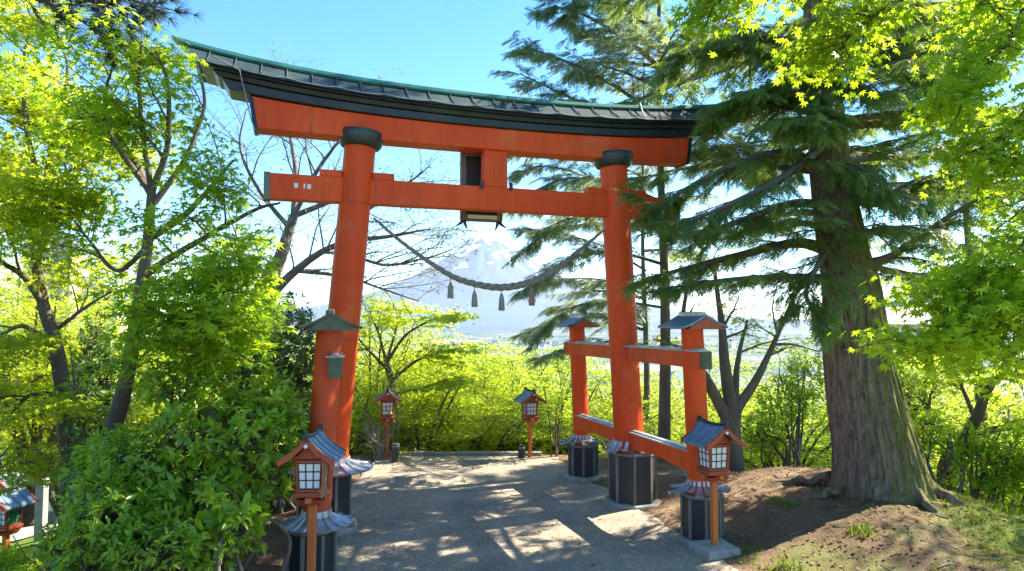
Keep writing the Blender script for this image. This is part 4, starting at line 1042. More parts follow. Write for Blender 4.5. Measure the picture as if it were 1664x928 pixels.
px_tree('maple_tree', (125, 8.6, 880), 8.6, 'yellow-green maple with a straight dark trunk at the far left',
        [(112, 800, 8.6), (103, 650, 8.6), (90, 560, 8.6), (72, 500, 8.6), (58, 420, 8.6)], [.125, .10, .09, .08, .07, .055],
        [([(72, 495, 8.6), (40, 450, 8.4), (0, 425, 8.2), (-60, 380, 8.0)], .05, .015), ([(60, 430, 8.6), (45, 350, 8.7), (10, 300, 8.8), (-50, 250, 9)], .05, .015),
         ([(60, 430, 8.6), (80, 380, 8.4), (120, 350, 8.2), (150, 330, 8.0)], .04, .012), ([(58, 430, 8.6), (70, 330, 8.9), (90, 220, 9.1), (110, 120, 9.3), (95, 60, 9.4)], .055, .012),
         ([(90, 640, 8.6), (45, 645, 8.3), (0, 690, 8.1), (-60, 730, 8.0)], .035, .012), ([(95, 620, 8.6), (140, 640, 8.3), (165, 670, 8.1)], .03, .01),
         ([(88, 560, 8.6), (40, 530, 8.1), (0, 545, 7.8), (-50, 560, 7.6)], .035, .01), ([(85, 540, 8.6), (140, 500, 8.9), (190, 470, 9.1)], .03, .01),
         ([(60, 430, 8.6), (120, 290, 9.0), (170, 220, 9.3), (200, 170, 9.5)], .04, .012), ([(70, 330, 8.9), (40, 200, 8.9), (40, 90, 8.9), (60, 20, 8.9)], .04, .012)],
        M['bark_dark'], M['leaf_maple_yellow'], [dict(tmpl=STAR5, leaf=.075, n1=11, l1=(.6, 1.35), n2=8, l2=(.3, .65), nl=38, spread=.16, flat=.75, t0=.12, pad=.25, cull=clipped_a)])
px_tree('maple_tree', (95, 7.2, 920), 7.2, 'green maple with a dark forked trunk rising out of the big shrub',
        [(135, 790, 7.2), (185, 690, 7.2), (210, 590, 7.2), (224, 500, 7.2), (240, 400, 7.2), (247, 310, 7.2)], [.11, .10, .085, .072, .064, .054, .042],
        [([(246, 315, 7.2), (212, 255, 7.3), (165, 195, 7.4), (120, 192, 7.5)], .045, .012), ([(246, 315, 7.2), (180, 220, 7.2), (172, 150, 7.2), (190, 90, 7.2)], .035, .01),
         ([(247, 310, 7.2), (272, 240, 7.1), (275, 140, 7.0), (255, 80, 7.0)], .04, .01), ([(240, 390, 7.2), (300, 350, 7.0), (345, 300, 6.9), (380, 260, 6.8)], .04, .01),
         ([(232, 450, 7.2), (290, 410, 7.0), (360, 370, 6.8), (420, 340, 6.7), (455, 330, 6.6)], .04, .01), ([(240, 400, 7.2), (190, 440, 7.4), (150, 400, 7.6), (120, 360, 7.7)], .03, .01),
         ([(220, 520, 7.2), (280, 480, 6.9), (350, 470, 6.7), (420, 480, 6.6)], .03, .01), ([(215, 560, 7.2), (270, 560, 6.8), (340, 555, 6.6), (410, 590, 6.5)], .03, .01), ([(218, 540, 7.2), (300, 520, 7.0), (390, 530, 6.9), (450, 545, 6.8)], .03, .01),
         ([(250, 330, 7.2), (300, 260, 7.3), (330, 170, 7.4), (320, 110, 7.4)], .035, .01), ([(246, 315, 7.2), (230, 200, 7.0), (225, 120, 6.9), (230, 70, 6.9)], .03, .01)],
        M['bark_dark'], M['leaf_maple_green'], [dict(tmpl=STAR5, leaf=.072, n1=8, l1=(.4, .95), n2=7, l2=(.2, .5), nl=22, spread=.12, flat=.45, t0=.2, pad=.6, cull=clipped), dict(sel=[4, 6, 7, 8], tmpl=STAR5, leaf=.075, n1=12, l1=(.5, 1.0), n2=7, l2=(.25, .5), nl=26, spread=.14, flat=.6, t0=.2, pad=.4, cull=clipped)])
# cherry-like bare tree
px_tree('cherry_tree', (420, 13.2, 720), 13.2, 'grey half-bare cherry tree with fine twigs behind the left torii pillar',
        [(415, 600, 13.2), (428, 490, 13.2), (455, 420, 13.2), (478, 350, 13.2)], [.24, .19, .16, .12, .085],
        [([(425, 500, 13.2), (475, 445, 13.0), (545, 400, 12.9), (640, 385, 12.8), (700, 375, 12.8)], .10, .012), ([(478, 350, 13.2), (480, 280, 13.3), (470, 210, 13.4), (465, 150, 13.4)], .07, .012),
         ([(478, 350, 13.2), (560, 320, 13.4), (640, 310, 13.6), (725, 330, 13.7)], .06, .012), ([(470, 370, 13.2), (420, 310, 13.1), (390, 240, 13.0), (400, 180, 13)], .05, .01),
         ([(440, 450, 13.2), (390, 420, 13.0), (350, 400, 12.9)], .05, .01), ([(545, 400, 12.9), (600, 340, 12.7), (660, 300, 12.6), (700, 270, 12.6)], .05, .01),
         ([(478, 350, 13.2), (520, 270, 13.0), (560, 220, 12.9), (600, 190, 12.9)], .05, .01), ([(480, 440, 13.0), (560, 450, 12.7), (620, 470, 12.5), (680, 490, 12.5)], .04, .01),
         ([(545, 400, 12.9), (620, 430, 13.1), (690, 420, 13.2), (735, 405, 13.2)], .04, .01), ([(430, 480, 13.2), (400, 420, 13.6), (370, 340, 13.8)], .05, .01)],
        M['bark_cherry'], M['leaf_cherry'], [dict(tmpl=DIAM, leaf=.05, n1=10, l1=(.7, 1.5), n2=9, l2=(.3, .8), nl=4, spread=.05, flat=.35, t0=.15, up=.1, r0=.02)], 'cherry tree')
# V-forked tree right of the torii
px_tree('maple_tree', (1190, 11.8, 775), 11.8, 'grey V-forked tree between the right side pillars and the giant trunk',
        [(1190, 740, 11.8), (1186, 690, 11.8), (1192, 660, 11.8)], [.23, .19, .17, .15],
        [([(1186, 690, 11.8), (1150, 620, 11.7), (1128, 585, 11.6), (1110, 520, 11.5), (1120, 450, 11.5)], .11, .02), ([(1190, 670, 11.8), (1178, 590, 11.9), (1172, 520, 12.0), (1160, 430, 12.0)], .12, .03),
         ([(1192, 670, 11.8), (1225, 620, 11.9), (1255, 560, 12), (1290, 480, 12)], .10, .02), ([(1195, 660, 11.8), (1200, 580, 12.2), (1215, 520, 12.4)], .07, .02),
         ([(1255, 560, 12.0), (1290, 560, 12.1), (1330, 570, 12.1)], .03, .01)],
        M['bark_grey'], M['leaf_bg2'], [dict(tmpl=STAR5, leaf=.07, n1=4, l1=(.5, 1.1), n2=4, l2=(.25, .5), nl=12, spread=.13, flat=.7, t0=.5)])
px_tree('maple_tree', (1540, 12.5, 800), 12.5, 'low spreading maple with a short forked trunk right of the giant conifer',
        [(1542, 780, 12.5), (1545, 745, 12.5)], [.21, .19, .17],
        [([(1545, 750, 12.5), (1525, 690, 12.5), (1500, 650, 12.5), (1510, 600, 12.5)], .11, .02), ([(1548, 745, 12.5), (1585, 680, 12.4), (1605, 630, 12.3), (1655, 560, 12.2), (1700, 500, 12)], .12, .02),
         ([(1550, 745, 12.5), (1600, 705, 12.2), (1664, 690, 12.0), (1740, 670, 11.8)], .09, .02), ([(1525, 690, 12.5), (1490, 680, 12.3), (1470, 660, 12.2)], .05, .01),
         ([(1585, 680, 12.4), (1560, 620, 12.8), (1540, 570, 13)], .05, .01)],
        M['bark_dark'], M['leaf_bg'], [dict(tmpl=STAR5, leaf=.075, n1=7, l1=(.7, 1.4), n2=5, l2=(.3, .6), nl=24, spread=.16, flat=.85, t0=.35, pad=.2)])

# ---- foreground maple (trunk outside the frame on the right)
b = np.array([6.3, 4.2, float(gz(6.3, 4.2))])
fm = tree_root('maple_tree', b, 'fresh green maple branches hanging into the top right corner', 'maple tree')
tl_ = smooth_line([b + np.array([0, 0, -.1]), b + np.array([-.1, 0, 1.2]), b + np.array([-.2, .05, 2.6]), b + np.array([-.35, .1, 4.2]), b + np.array([-.7, .3, 5.6])], 8)
mb = MB(); mb.tube(tl_, np.linspace(.2, .09, len(tl_)), 16); mb.build('trunk', M['bark_dark'], fm, b)
wood, lv = MB(), Leaves()
A_ = tl_[-1]; B_ = tl_[20]
def fl(start, pts, n=8): return smooth_line([start] + [P(*q) for q in pts], n)
for line, ra, args in (
    (fl(A_, [(1640, -80, 5.0), (1500, -40, 4.9), (1400, -25, 4.8), (1240, -25, 4.7), (1160, -5, 4.6)]), .05, dict(n1=11, t0=.45, l1=(.18, .4))),
    (fl(A_, [(1640, -60, 5.0), (1480, -10, 4.9), (1400, 40, 4.8), (1360, 85, 4.8)]), .04, dict(n1=14, t0=.5, l1=(.18, .42))),
    (fl(A_, [(1720, -20, 4.8), (1650, 50, 4.6), (1600, 120, 4.5), (1560, 165, 4.5)]), .04, dict(n1=12, t0=.45, l1=(.15, .32))),
    (fl(B_, [(1780, 80, 4.5), (1690, 160, 4.4), (1640, 210, 4.3), (1590, 255, 4.3)]), .04, dict(n1=10, t0=.5, l1=(.15, .3))),
    (fl(B_, [(1800, 320, 4.4), (1700, 370, 4.3), (1640, 420, 4.3), (1570, 470, 4.3), (1525, 550, 4.3)]), .04, dict(n1=17, t0=.45, l1=(.2, .42))),
    (fl(B_, [(1800, 360, 4.2), (1720, 430, 4.1), (1650, 500, 4.1), (1590, 560, 4.1)]), .035, dict(n1=13, t0=.45, l1=(.2, .45))),
    (fl(B_, [(1820, 220, 4.5), (1740, 280, 4.6), (1665, 330, 4.7)]), .035, dict(n1=8, t0=.45, l1=(.2, .45))),
    (fl(A_, [(1720, -120, 4.9), (1640, -60, 4.8), (1600, -10, 4.8), (1650, 50, 4.8)]), .035, dict(n1=10, t0=.5, l1=(.2, .4)))):
    wood.tube(line, np.linspace(ra, .007, len(line)), 7, cap=False)
    make_broadleaf(wood, lv, [(line, ra, .007)], STAR7, .052, n2=5, l2=(.12, .28), nl=12, spread=.075, flat=.55, up=-.05, r0=.008, pad=.6, droop=.75, **args)
for k in range(26):                                              # rest of its crown, over the camera side
    p, tg_ = at(tl_, rng.uniform(.55, 1)); c = offshoot(p, tg_, rng.uniform(1.2, 2.4), (40, 85), .25, .2, 7)
    if c[-1][0] / c[-1][1] < .82: continue
    wood.tube(c, np.linspace(.035, .008, len(c)), 6, cap=False); make_broadleaf(wood, lv, [(c, .035, .008)], STAR5, .06, n1=6, l1=(.4, .9), n2=4, l2=(.2, .4), nl=20, spread=.1, flat=.6, t0=.3)
wood.build('branches', M['bark_dark'], fm, b); lv.build('crown', M['leaf_maple_fore'], fm, b)

# ---- slope maples below the terrace: a few prototypes, then copies
protos = []
def slope_maple(seed, mat, H=5.6, Rc=2.6, nlim=11, leaf=.085, nl=13):
    global rng
    keep = rng; rng = np.random.default_rng(seed)
    root = tree_root('maple_tree', (0, 0, 0), 'bright yellow-green maple massed on the slope below the terrace', 'maple tree', 'maples on the slope below the terrace')
    wood, lv = MB(), Leaves()
    t_ = smooth_line([(0, 0, -.4), (.05, .03, H * .18), (-.04, .05, H * .36)], 6); mb = MB(); mb.tube(t_, np.linspace(.14, .09, len(t_)), 9); mb.build('trunk', M['bark_dark'], root)
    ls = []
    for k in range(nlim):
        a = 2 * math.pi * k / nlim + rng.uniform(-.3, .3); e = rng.uniform(.25, 1.0); p0 = t_[rng.integers(5, len(t_))]
        end = np.array([math.cos(a) * Rc * (1.05 - .55 * e), math.sin(a) * Rc * (1.05 - .55 * e), H * (.40 + .55 * e) ])
        mid = p0 * .5 + end * .5 + np.array([0, 0, .25 * H * .3]); line = wob_line(smooth_line([p0, mid, end], 7), .04)
        wood.tube(line, np.linspace(.06, .012, len(line)), 6, cap=False); ls.append((line, .06, .012))
    make_broadleaf(wood, lv, ls, TRI3, leaf, n1=6, l1=(.5, 1.2), n2=5, l2=(.3, .6), nl=nl, spread=.21, flat=.95, t0=.3, up=.03, pad=.09, r0=.02, twigs=False)
    wood.build('branches', M['bark_dark'], root); lv.build('crown', mat, root)
    rng = keep; return root
protos = [slope_maple(31, M['leaf_bg']), slope_maple(32, M['leaf_bg2'], 6.2, 2.4), slope_maple(33, M['leaf_bg'], 5.0, 2.9), slope_maple(34, M['leaf_bg'], 5.6, 2.3)]
used = set()
spots = [(575, 15.2, 610), (690, 15.0, 640), (745, 15.6, 610), (800, 15.2, 650), (850, 15.8, 620), (925, 15.4, 640), (1000, 15.4, 650), (1130, 15.0, 650), (1270, 14.8, 600), (1420, 13.5, 620),  # px, depth, pixel row of the crown's top
    (600, 16.8, 488), (665, 18.5, 492), (640, 16.0, 560), (700, 19.5, 510), (715, 17.5, 540), (770, 17.5, 562), (830, 18.0, 558), (890, 17.8, 562), (800, 20, 552), (850, 21.5, 556), (560, 17.5, 520), (940, 17.0, 600), (990, 19.0, 590),
    (640, 22, 520), (730, 24, 545), (800, 25, 555), (860, 26, 560), (930, 24, 565), (520, 22, 520), (760, 32, 575), (880, 34, 575), (660, 31, 545), (1040, 23, 570), (1110, 21, 560),
    (1150, 27, 560), (1240, 19, 560), (1290, 24, 560), (1350, 26, 540), (1450, 20, 540), (1500, 17.0, 570), (1600, 18.5, 530), (1660, 16.5, 560), (1720, 19, 520), (1560, 25, 560), (1480, 28, 545),
    (-60, 13.5, 440), (60, 15, 420), (180, 16, 460), (300, 17, 500), (380, 18, 520), (20, 19, 400), (120, 21, 430), (260, 22, 470), (450, 17.0, 540), (-140, 16, 380), (1220, 15.5, 640), (1330, 16.0, 640)]
r_ = np.random.default_rng(77)
for i, (px_, D, py) in enumerate(spots):
    k = i % 4 if i < 4 else int(r_.integers(0, 4)); pr = protos[k]
    H = {0: 5.6, 1: 6.2, 2: 5.0, 3: 5.6}[k] * 1.02
    o = pr if k not in used else copy_tree(pr); used.add(k)
    q = P(px_, py, D); g0 = float(gz(q[0], D)) - (.9 if D > 16.4 else .65); sc = max(.45, (q[2] - g0) / H)
    o.location = (q[0], D, g0); o.rotation_euler = (0, 0, r_.uniform(0, 6.28)); w = min(sc, 1.25) if sc > 1.25 else sc
    o.scale = (max(w, .8), max(w, .8), sc)

for x, y, sc in ((11.3, 11.6, 1.75), (13.0, 9.2, 1.7)):  # unseen extra maples, added outside the frame to dapple shade over the earth bank
    o = copy_tree(protos[1]); o.location = (x, y, float(gz(x, y)) - .6); o.scale = (sc * .8, sc * .8, sc * 1.05); o.rotation_euler = (0, 0, x)
px_tree('maple_tree', (640, 15.2, 780), 15.2, 'tall lime-green maple with layered sprays just right of the left pillar',
        [(632, 700, 15.2), (640, 640, 15.2), (628, 590, 15.2)], [.13, .11, .09, .07],
        [([(628, 590, 15.2), (660, 545, 15.1), (700, 522, 15.0), (722, 516, 15.0)], .04, .01), ([(628, 590, 15.2), (615, 540, 15.3), (600, 505, 15.4)], .04, .01), ([(635, 620, 15.2), (680, 585, 15.0), (725, 570, 14.9), (750, 566, 14.9)], .04, .01),
         ([(630, 600, 15.2), (590, 560, 15.1), (565, 530, 15.0)], .04, .01), ([(640, 640, 15.2), (690, 630, 14.9), (730, 615, 14.8)], .035, .01), ([(628, 590, 15.2), (645, 530, 15.5), (655, 500, 15.6)], .035, .01)],
        M['bark_dark'], M['leaf_bg'], [dict(tmpl=STAR5, leaf=.08, n1=9, l1=(.3, .75), n2=5, l2=(.25, .5), nl=22, spread=.17, flat=.95, t0=.3, up=.03, pad=.10)])
# ---- shrubs
def shrub(name, base_, label, ell, n, mat, leaf, tmpl=ELLI, ros=7, stems=9, seed=1, cat='shrub', spreadup=.5):
    """ell: list of (centre, radii) lobes filled with leaf rosettes on thin stems"""
    r = np.random.default_rng(seed)
    root = tree_root(name, base_, label, cat); wood, lv = MB(), Leaves(); P_, T_, N_, S_ = [], [], [], []
    vol = np.array([a[1][0] * a[1][1] * a[1][2] for a in ell]) ** (2 / 3); pk = vol / vol.sum()
    for i in range(n):
        c, ra = ell[r.choice(len(ell), p=pk)]; d = unit(r.normal(size=3)); rr_ = r.uniform(.55, 1.04) ** .5
        rr_ *= 1 + .22 * math.sin(d[0] * 7 + d[2] * 5 + c[0] * 9) * math.cos(d[1] * 6 + c[2] * 3)
        p = np.array(c) + d * np.array(ra) * rr_
        if p[2] < float(gz(p[0], p[1])) + .03: continue
        ax_ = unit(d + np.array([0, 0, spreadup]) + r.normal(size=3) * .35)
        e1_ = unit(np.cross(ax_, r.normal(size=3))); e2_ = np.cross(ax_, e1_); ph = r.uniform(0, 6.28); m = r.integers(ros - 2, ros + 3)
        for j in range(m):
            a = ph + j * 2.4; out_ = e1_ * math.cos(a) + e2_ * math.sin(a); el = .15 + .75 * j / m
            P_.append(p - ax_ * .05 * (1 - j / m)); T_.append(out_ * (1.05 - el * .6) + ax_ * el + np.array([0, 0, -.35])); N_.append(ax_ + r.normal(size=3) * .3); S_.append(leaf * r.uniform(.4, 1.35))
        if i % 3 == 0:
            q = p - ax_ * r.uniform(.25, .5); wood.tube([q, (p + q) / 2 + r.normal(size=3) * .02, p], [.006, .005, .003], 4, cap=False)
    for k in range(stems):
        c, ra = ell[r.integers(0, len(ell))]; p = np.array(base_) + np.array([r.normal() * .2, r.normal() * .2, 0]); e = np.array(c) + r.normal(size=3) * np.array(ra) * .4
        wood.tube(smooth_line([p, (p + e) / 2 + r.normal(size=3) * .12, e], 6), np.linspace(.03, .008, 13), 6)
    lv.add(tmpl, P_, T_, N_, S_); wood.build('stems', M['bark_dark'], root, base_); lv.build('foliage', mat, root, base_)
    return root
def EL(px_, py, D, rx, ry, rz): return (P(px_, py, D), (rx, ry, rz))
b = ground_at(300, 6.0, 920)
shrub('evergreen_shrub', b, 'big glossy green shrub spilling along the lower left, beside the front lantern',
      [EL(270, 770, 6.1, .62, .55, .42), EL(350, 700, 6.3, .58, .5, .36), EL(190, 740, 6.3, .3, .35, .25), EL(225, 860, 5.8, .55, .5, .5), EL(330, 850, 5.9, .55, .5, .42), EL(420, 720, 6.6, .5, .5, .5), EL(300, 620, 6.6, .42, .4, .22), EL(430, 650, 6.7, .36, .4, .3), EL(185, 790, 6.2, .3, .35, .45), EL(150, 905, 6.0, .32, .35, .35)],
      1750, M['leaf_shrub'], .092, stems=26, seed=3)
b = ground_at(200, 5.6, 925)
shrub('small_leaved_shrub', b, 'small-leaved dark shrub at the foot of the big glossy shrub, lower left', [EL(190, 850, 5.6, .42, .35, .3), EL(250, 890, 5.5, .4, .35, .25), EL(130, 880, 5.8, .3, .3, .3), EL(200, 760, 5.9, .3, .3, .3)], 900, M['leaf_shrub'], .055, ros=8, stems=10, seed=13)
b = ground_at(450, 9.6, 800)
shrub('dark_shrub', b, 'dark blue-green evergreen bush tight against the left side pillar',
      [EL(440, 560, 9.6, .75, .6, .75), EL(420, 660, 9.4, .8, .6, .7), EL(455, 740, 9.2, .7, .55, .5), EL(380, 600, 10.0, .7, .6, .8)], 2600, M['leaf_dark'], .075, ros=9, seed=4, stems=12)
b = ground_at(120, 7.9, 880)
shrub('dark_shrub', b, 'small dark bush between the two left maple trunks', [EL(155, 600, 7.9, .25, .25, .55), EL(165, 700, 7.8, .35, .3, .5), EL(165, 780, 7.6, .4, .35, .4)], 520, M['leaf_dark'], .07, ros=8, seed=5, stems=6)
b = ground_at(372, 5.7, 900)
shrub('young_shrub', b, 'young shrub with long drooping leaves on one pale stem beside the red soil', [EL(382, 835, 5.7, .18, .16, .10), EL(352, 850, 5.7, .12, .12, .10)], 30, M['leaf_shrub'], .14, ros=8, seed=6, stems=3)
b = ground_at(40, 6.8, 920)
shrub('low_shrub', b, 'low bright green ground shrub at the bottom left corner', [EL(30, 925, 6.8, .5, .4, .12), EL(80, 935, 6.4, .5, .4, .14), EL(-40, 920, 7.2, .5, .5, .14)], 420, M['leaf_maple_green'], .07, ros=7, seed=8, stems=4)
b = ground_at(1600, 11.0, 850)
shrub('green_shrub', b, 'light green shrub with bare lower stems at the right crest', [EL(1610, 760, 11.0, .55, .5, .45), EL(1655, 730, 10.8, .5, .5, .5), EL(1560, 720, 11.2, .4, .4, .35), EL(1700, 780, 10.5, .5, .5, .5)], 900, M['leaf_maple_fore'], .07, ros=7, seed=9, stems=14)
b = ground_at(1480, 10.6, 830)
shrub('green_shrub', b, 'thin mixed green shrub just behind the right flank of the giant trunk', [EL(1470, 640, 10.8, .3, .3, .6), EL(1500, 700, 10.8, .35, .3, .35)], 330, M['leaf_maple_green'], .065, ros=6, seed=10, stems=6)
b = ground_at(1290, 11.5, 770)
shrub('green_shrub', b, 'pale green undergrowth shrub left of the giant trunk', [EL(1270, 650, 12.4, .5, .4, .5), EL(1310, 610, 12.6, .4, .4, .5), EL(1240, 700, 12.2, .4, .4, .35)], 620, M['leaf_bg2'], .07, ros=6, seed=11, stems=9)
# slender multi-stem sapling by the far lantern
def stems_plant(px_, D, label, n, h, leafy, seed, mat_w, name='sapling'):
    r = np.random.default_rng(seed); b = ground_at(px_, D, 740); root = tree_root(name, b, label, 'sapling'); wood, lv = MB(), Leaves()
    for k in range(n):
        a = r.uniform(0, 6.28); l = h * r.uniform(.6, 1.1)
        pts = smooth_line([b + np.array([math.cos(a), math.sin(a), 0]) * .06 - np.array([0, 0, .05]), b + np.array([math.cos(a) * .12, math.sin(a) * .12, l * .5]) + r.normal(size=3) * .05, b + np.array([math.cos(a) * .34, math.sin(a) * .34, l]) + r.normal(size=3) * .1], 6)
        wood.tube(pts, np.linspace(.014, .004, len(pts)), 5)
        for j in range(4):
            p, tg_ = at(pts, r.uniform(.35, 1)); c = offshoot(p, tg_, r.uniform(.15, .45), (25, 60), .1, .2, 4); wood.tube(c, np.linspace(.006, .002, len(c)), 4, cap=False)
            if leafy:
                q_ = [at(c, r.uniform(.2, 1)) for _ in range(leafy)]
                lv.add(STAR5, [z[0] + r.normal(size=3) * .07 for z in q_], r.normal(size=(leafy, 3)), np.array([0, 0, 1]) + r.normal(size=(leafy, 3)) * .4, r.uniform(.04, .065, leafy))
    wood.build('stems', mat_w, root, b)
    if leafy: lv.build('foliage', M['leaf_bg2'], root, b)
stems_plant(900, 13.3, 'slender leafy sapling with several dark stems at the right of the far edge', 7, 1.75, 16, 41, M['bark_dark'])
stems_plant(618, 13.0, 'bundle of pale bare twigs around the far left lantern', 16, .75, 0, 42, M['twig'], 'twig_bundle')
stems_plant(640, 13.25, 'tall thin pale stems with few leaves beside the far left lantern', 3, 1.55, 5, 43, M['twig'])

# ---- grass, litter (stuff)
r = np.random.default_rng(90)
n = 42000; xs = r.uniform(2.2, 7.5, n); ysr = r.uniform(4.5, 10.5, n)
keepm = (fbm(xs * .9, ysr * .9, 3, 8) + .16 * (xs - 3.2) - .21 * (ysr - 7.2) + .25 * vnoise(xs * 6, ysr * 6, 4) > .10) & (xs > edge_r(ysr) + .1)
xs, ysr = xs[keepm], ysr[keepm]
ln = len(xs); lv = Leaves()
BL = (np.array([(0, -.06, 0), (0, .06, 0), (.6, .03, .06), (1, 0, .0)]), np.array([(0, 1, 2), (0, 2, 3)]))
lv.add(BL, np.stack([xs, ysr, gz(xs, ysr) - .005], 1), np.stack([r.normal(size=ln) * .5, r.normal(size=ln) * .5, np.ones(ln)], 1), r.normal(size=(ln, 3)), r.uniform(.02, .075, ln) * (1 + .8 * (vnoise(xs * 3, ysr * 3, 7) > .2)))
g_ = lv.build('grass', M['grass'], None, (0, 0, 0)); tag(g_, 'short mossy grass on the earth at the lower right', 'grass', kind='stuff')
n = 5200; xs = np.concatenate([r.uniform(1.4, 6.8, n), r.uniform(-4.2, -1.7, 1900), r.uniform(-2.4, 2.2, 260)]); ysr = np.concatenate([r.uniform(5, 11.5, n), r.uniform(5, 9.5, 1900), r.uniform(6, 13, 260)])
k = np.r_[(xs[:-260] > edge_r(ysr[:-260]) - .05) | (xs[:-260] < edge_l(ysr[:-260]) + .05), np.ones(260, bool)]
xs, ysr = xs[k], ysr[k]; ln = len(xs); lv = Leaves()
lv.add(DIAM, np.stack([xs, ysr, gz(xs, ysr) + .012], 1), np.stack([r.normal(size=ln), r.normal(size=ln), r.normal(size=ln) * .15], 1), np.array([0, 0, 1]) + r.normal(size=(ln, 3)) * .3, r.uniform(.02, .055, ln))
tag(lv.build('leaf_litter', M['litter'], None, (0, 0, 0)), 'dry brown leaf litter scattered over the bare earth', 'leaf litter', kind='stuff')
mb = MB()
for k in range(90):
    x, y = r.uniform(2.2, 5.8), r.uniform(6.0, 11); a = r.uniform(0, 6.28); l = r.uniform(.08, .35)
    mb.tube([(x + l * q * math.cos(a + .2 * q), y + l * q * math.sin(a + .2 * q), float(gz(x + l * q * math.cos(a), y + l * q * math.sin(a))) + .012) for q in (0, .5, 1)], r.uniform(.003, .008), 5)
tag(mb.build('twig_litter', M['twig'], None), 'fallen twigs scattered on the earth mound', 'twigs', kind='stuff')
# small chips of stone on the gravel
lv = Leaves(); n = 5200; xs = r.uniform(-2.6, 2.8, n); ysr = r.uniform(5.5, 13.2, n); k = (xs > edge_l(ysr) + .1) & (xs < edge_r(ysr) - .1); xs, ysr = xs[k], ysr[k]; ln = len(xs)
TET = (np.array([(-.5, -.4, 0), (.5, -.35, 0), (.05, .55, 0), (.05, .0, .5)]), np.array([(0, 1, 3), (1, 2, 3), (2, 0, 3)]))
lv.add(TET, np.stack([xs, ysr, gz(xs, ysr) + .003], 1), np.stack([r.normal(size=ln), r.normal(size=ln), np.zeros(ln)], 1), np.tile([0, 0, 1.0], (ln, 1)), r.uniform(.012, .036, ln))
tag(lv.build('gravel_chips', M['stone'], None, (0, 0, 0)), 'loose stone chips lying on the gravel path', 'gravel', kind='stuff')

# ================================================================== BUILDINGS
# teal-roofed shrine building below the crest on the right
c = P(1530, 790, 22.0); g0 = float(gz(c[0], 22.0))
sb = thing('shrine_building', (c[0], 22.0, g0), 'low shrine building with a curved teal roof half hidden behind the right-hand maple', 'building', rz=R(-18))
zr = P(1510, 742, 22.0)[2] - g0; ze = zr - .75
mb = MB(); mb.box((0, 0, (ze) / 2 - .3), (5.2, 3.6, ze + .6)); mb.build('wall', M['timber'], sb)
mb = MB(); mb.box((.55, -1.82, ze * .62), (1.2, .06, ze * .5)); mb.build('white_panel', M['housewall'], sb)
for sx in (-2.5, -.9, 1.6, 2.5):
    mb = MB(); mb.box((sx, -1.86, ze / 2 - .3), (.16, .16, ze + .6)); mb.build('post', M['timber'], sb)
mb = MB(); nx_, k = 16, 9; vs = []
for i in range(nx_ + 1):
    x = -3.6 + 7.2 * i / nx_; lift = .35 * (abs(x) / 3.6) ** 3
    for j in range(k):
        y = -2.6 + 5.2 * j / (k - 1); h = (1 - abs(y) / 2.6); vs.append((x, y, ze + lift * .8 + 1.5 * h ** 1.5))
nb = len(vs)
vs2 = [(x, y, z - .12) for x, y, z in vs]
fc = [(i * k + j, (i + 1) * k + j, (i + 1) * k + j + 1, i * k + j + 1) for i in range(nx_) for j in range(k - 1)]
mb.add(vs + vs2, fc + [tuple(nb + q for q in f_[::-1]) for f_ in fc] + [(i * k, nb + i * k, nb + (i + 1) * k, (i + 1) * k) for i in range(nx_)] + [(i * k + k - 1, (i + 1) * k + k - 1, nb + (i + 1) * k + k - 1, nb + i * k + k - 1) for i in range(nx_)]
       + [(e * k + j, e * k + j + 1, nb + e * k + j + 1, nb + e * k + j) for e in (0, nx_) for j in range(k - 1)], 0, True)
rf = mb.build('roof', M['tealroof'], sb)
mb = MB(); mb.tube([(x, 0, ze + 1.58 + .28 * (abs(x) / 3.6) ** 3) for x in np.linspace(-3.6, 3.6, 12)], .13, 8); mb.build('roof_ridge', M['tealroof'], rf)

def house(name, loc, w, d, h, label, wall, roofm, rz, group=None, floors=2, hip=.9, parts=True, cat='house'):
    o = thing(name, loc, label, cat, group, rz)
    mb = MB(); mb.box((0, 0, h / 2 - 2), (w, d, h + 4)); wl = mb.build('wall', wall, o)
    mb = MB(); e = .5
    v = [(-w / 2 - e, -d / 2 - e, h), (w / 2 + e, -d / 2 - e, h), (w / 2 + e, d / 2 + e, h), (-w / 2 - e, d / 2 + e, h), (-w * .3, 0, h + hip * 2), (w * .3, 0, h + hip * 2)]
    mb.add(v, [(3, 2, 1, 0), (0, 1, 5, 4), (2, 3, 4, 5), (1, 2, 5), (3, 0, 4)]); mb.build('roof', roofm, o)
    if parts:
        for fl_ in range(floors):
            nw = max(2, int(w / 3))
            for j in range(nw):
                mb = MB(); mb.box((-w / 2 + w * (j + .5) / nw, -d / 2 - .03, h * (fl_ + .55) / floors), (w / nw * .55, .1, h / floors * .45)); mb.build('window', M['window'], o)
    return o
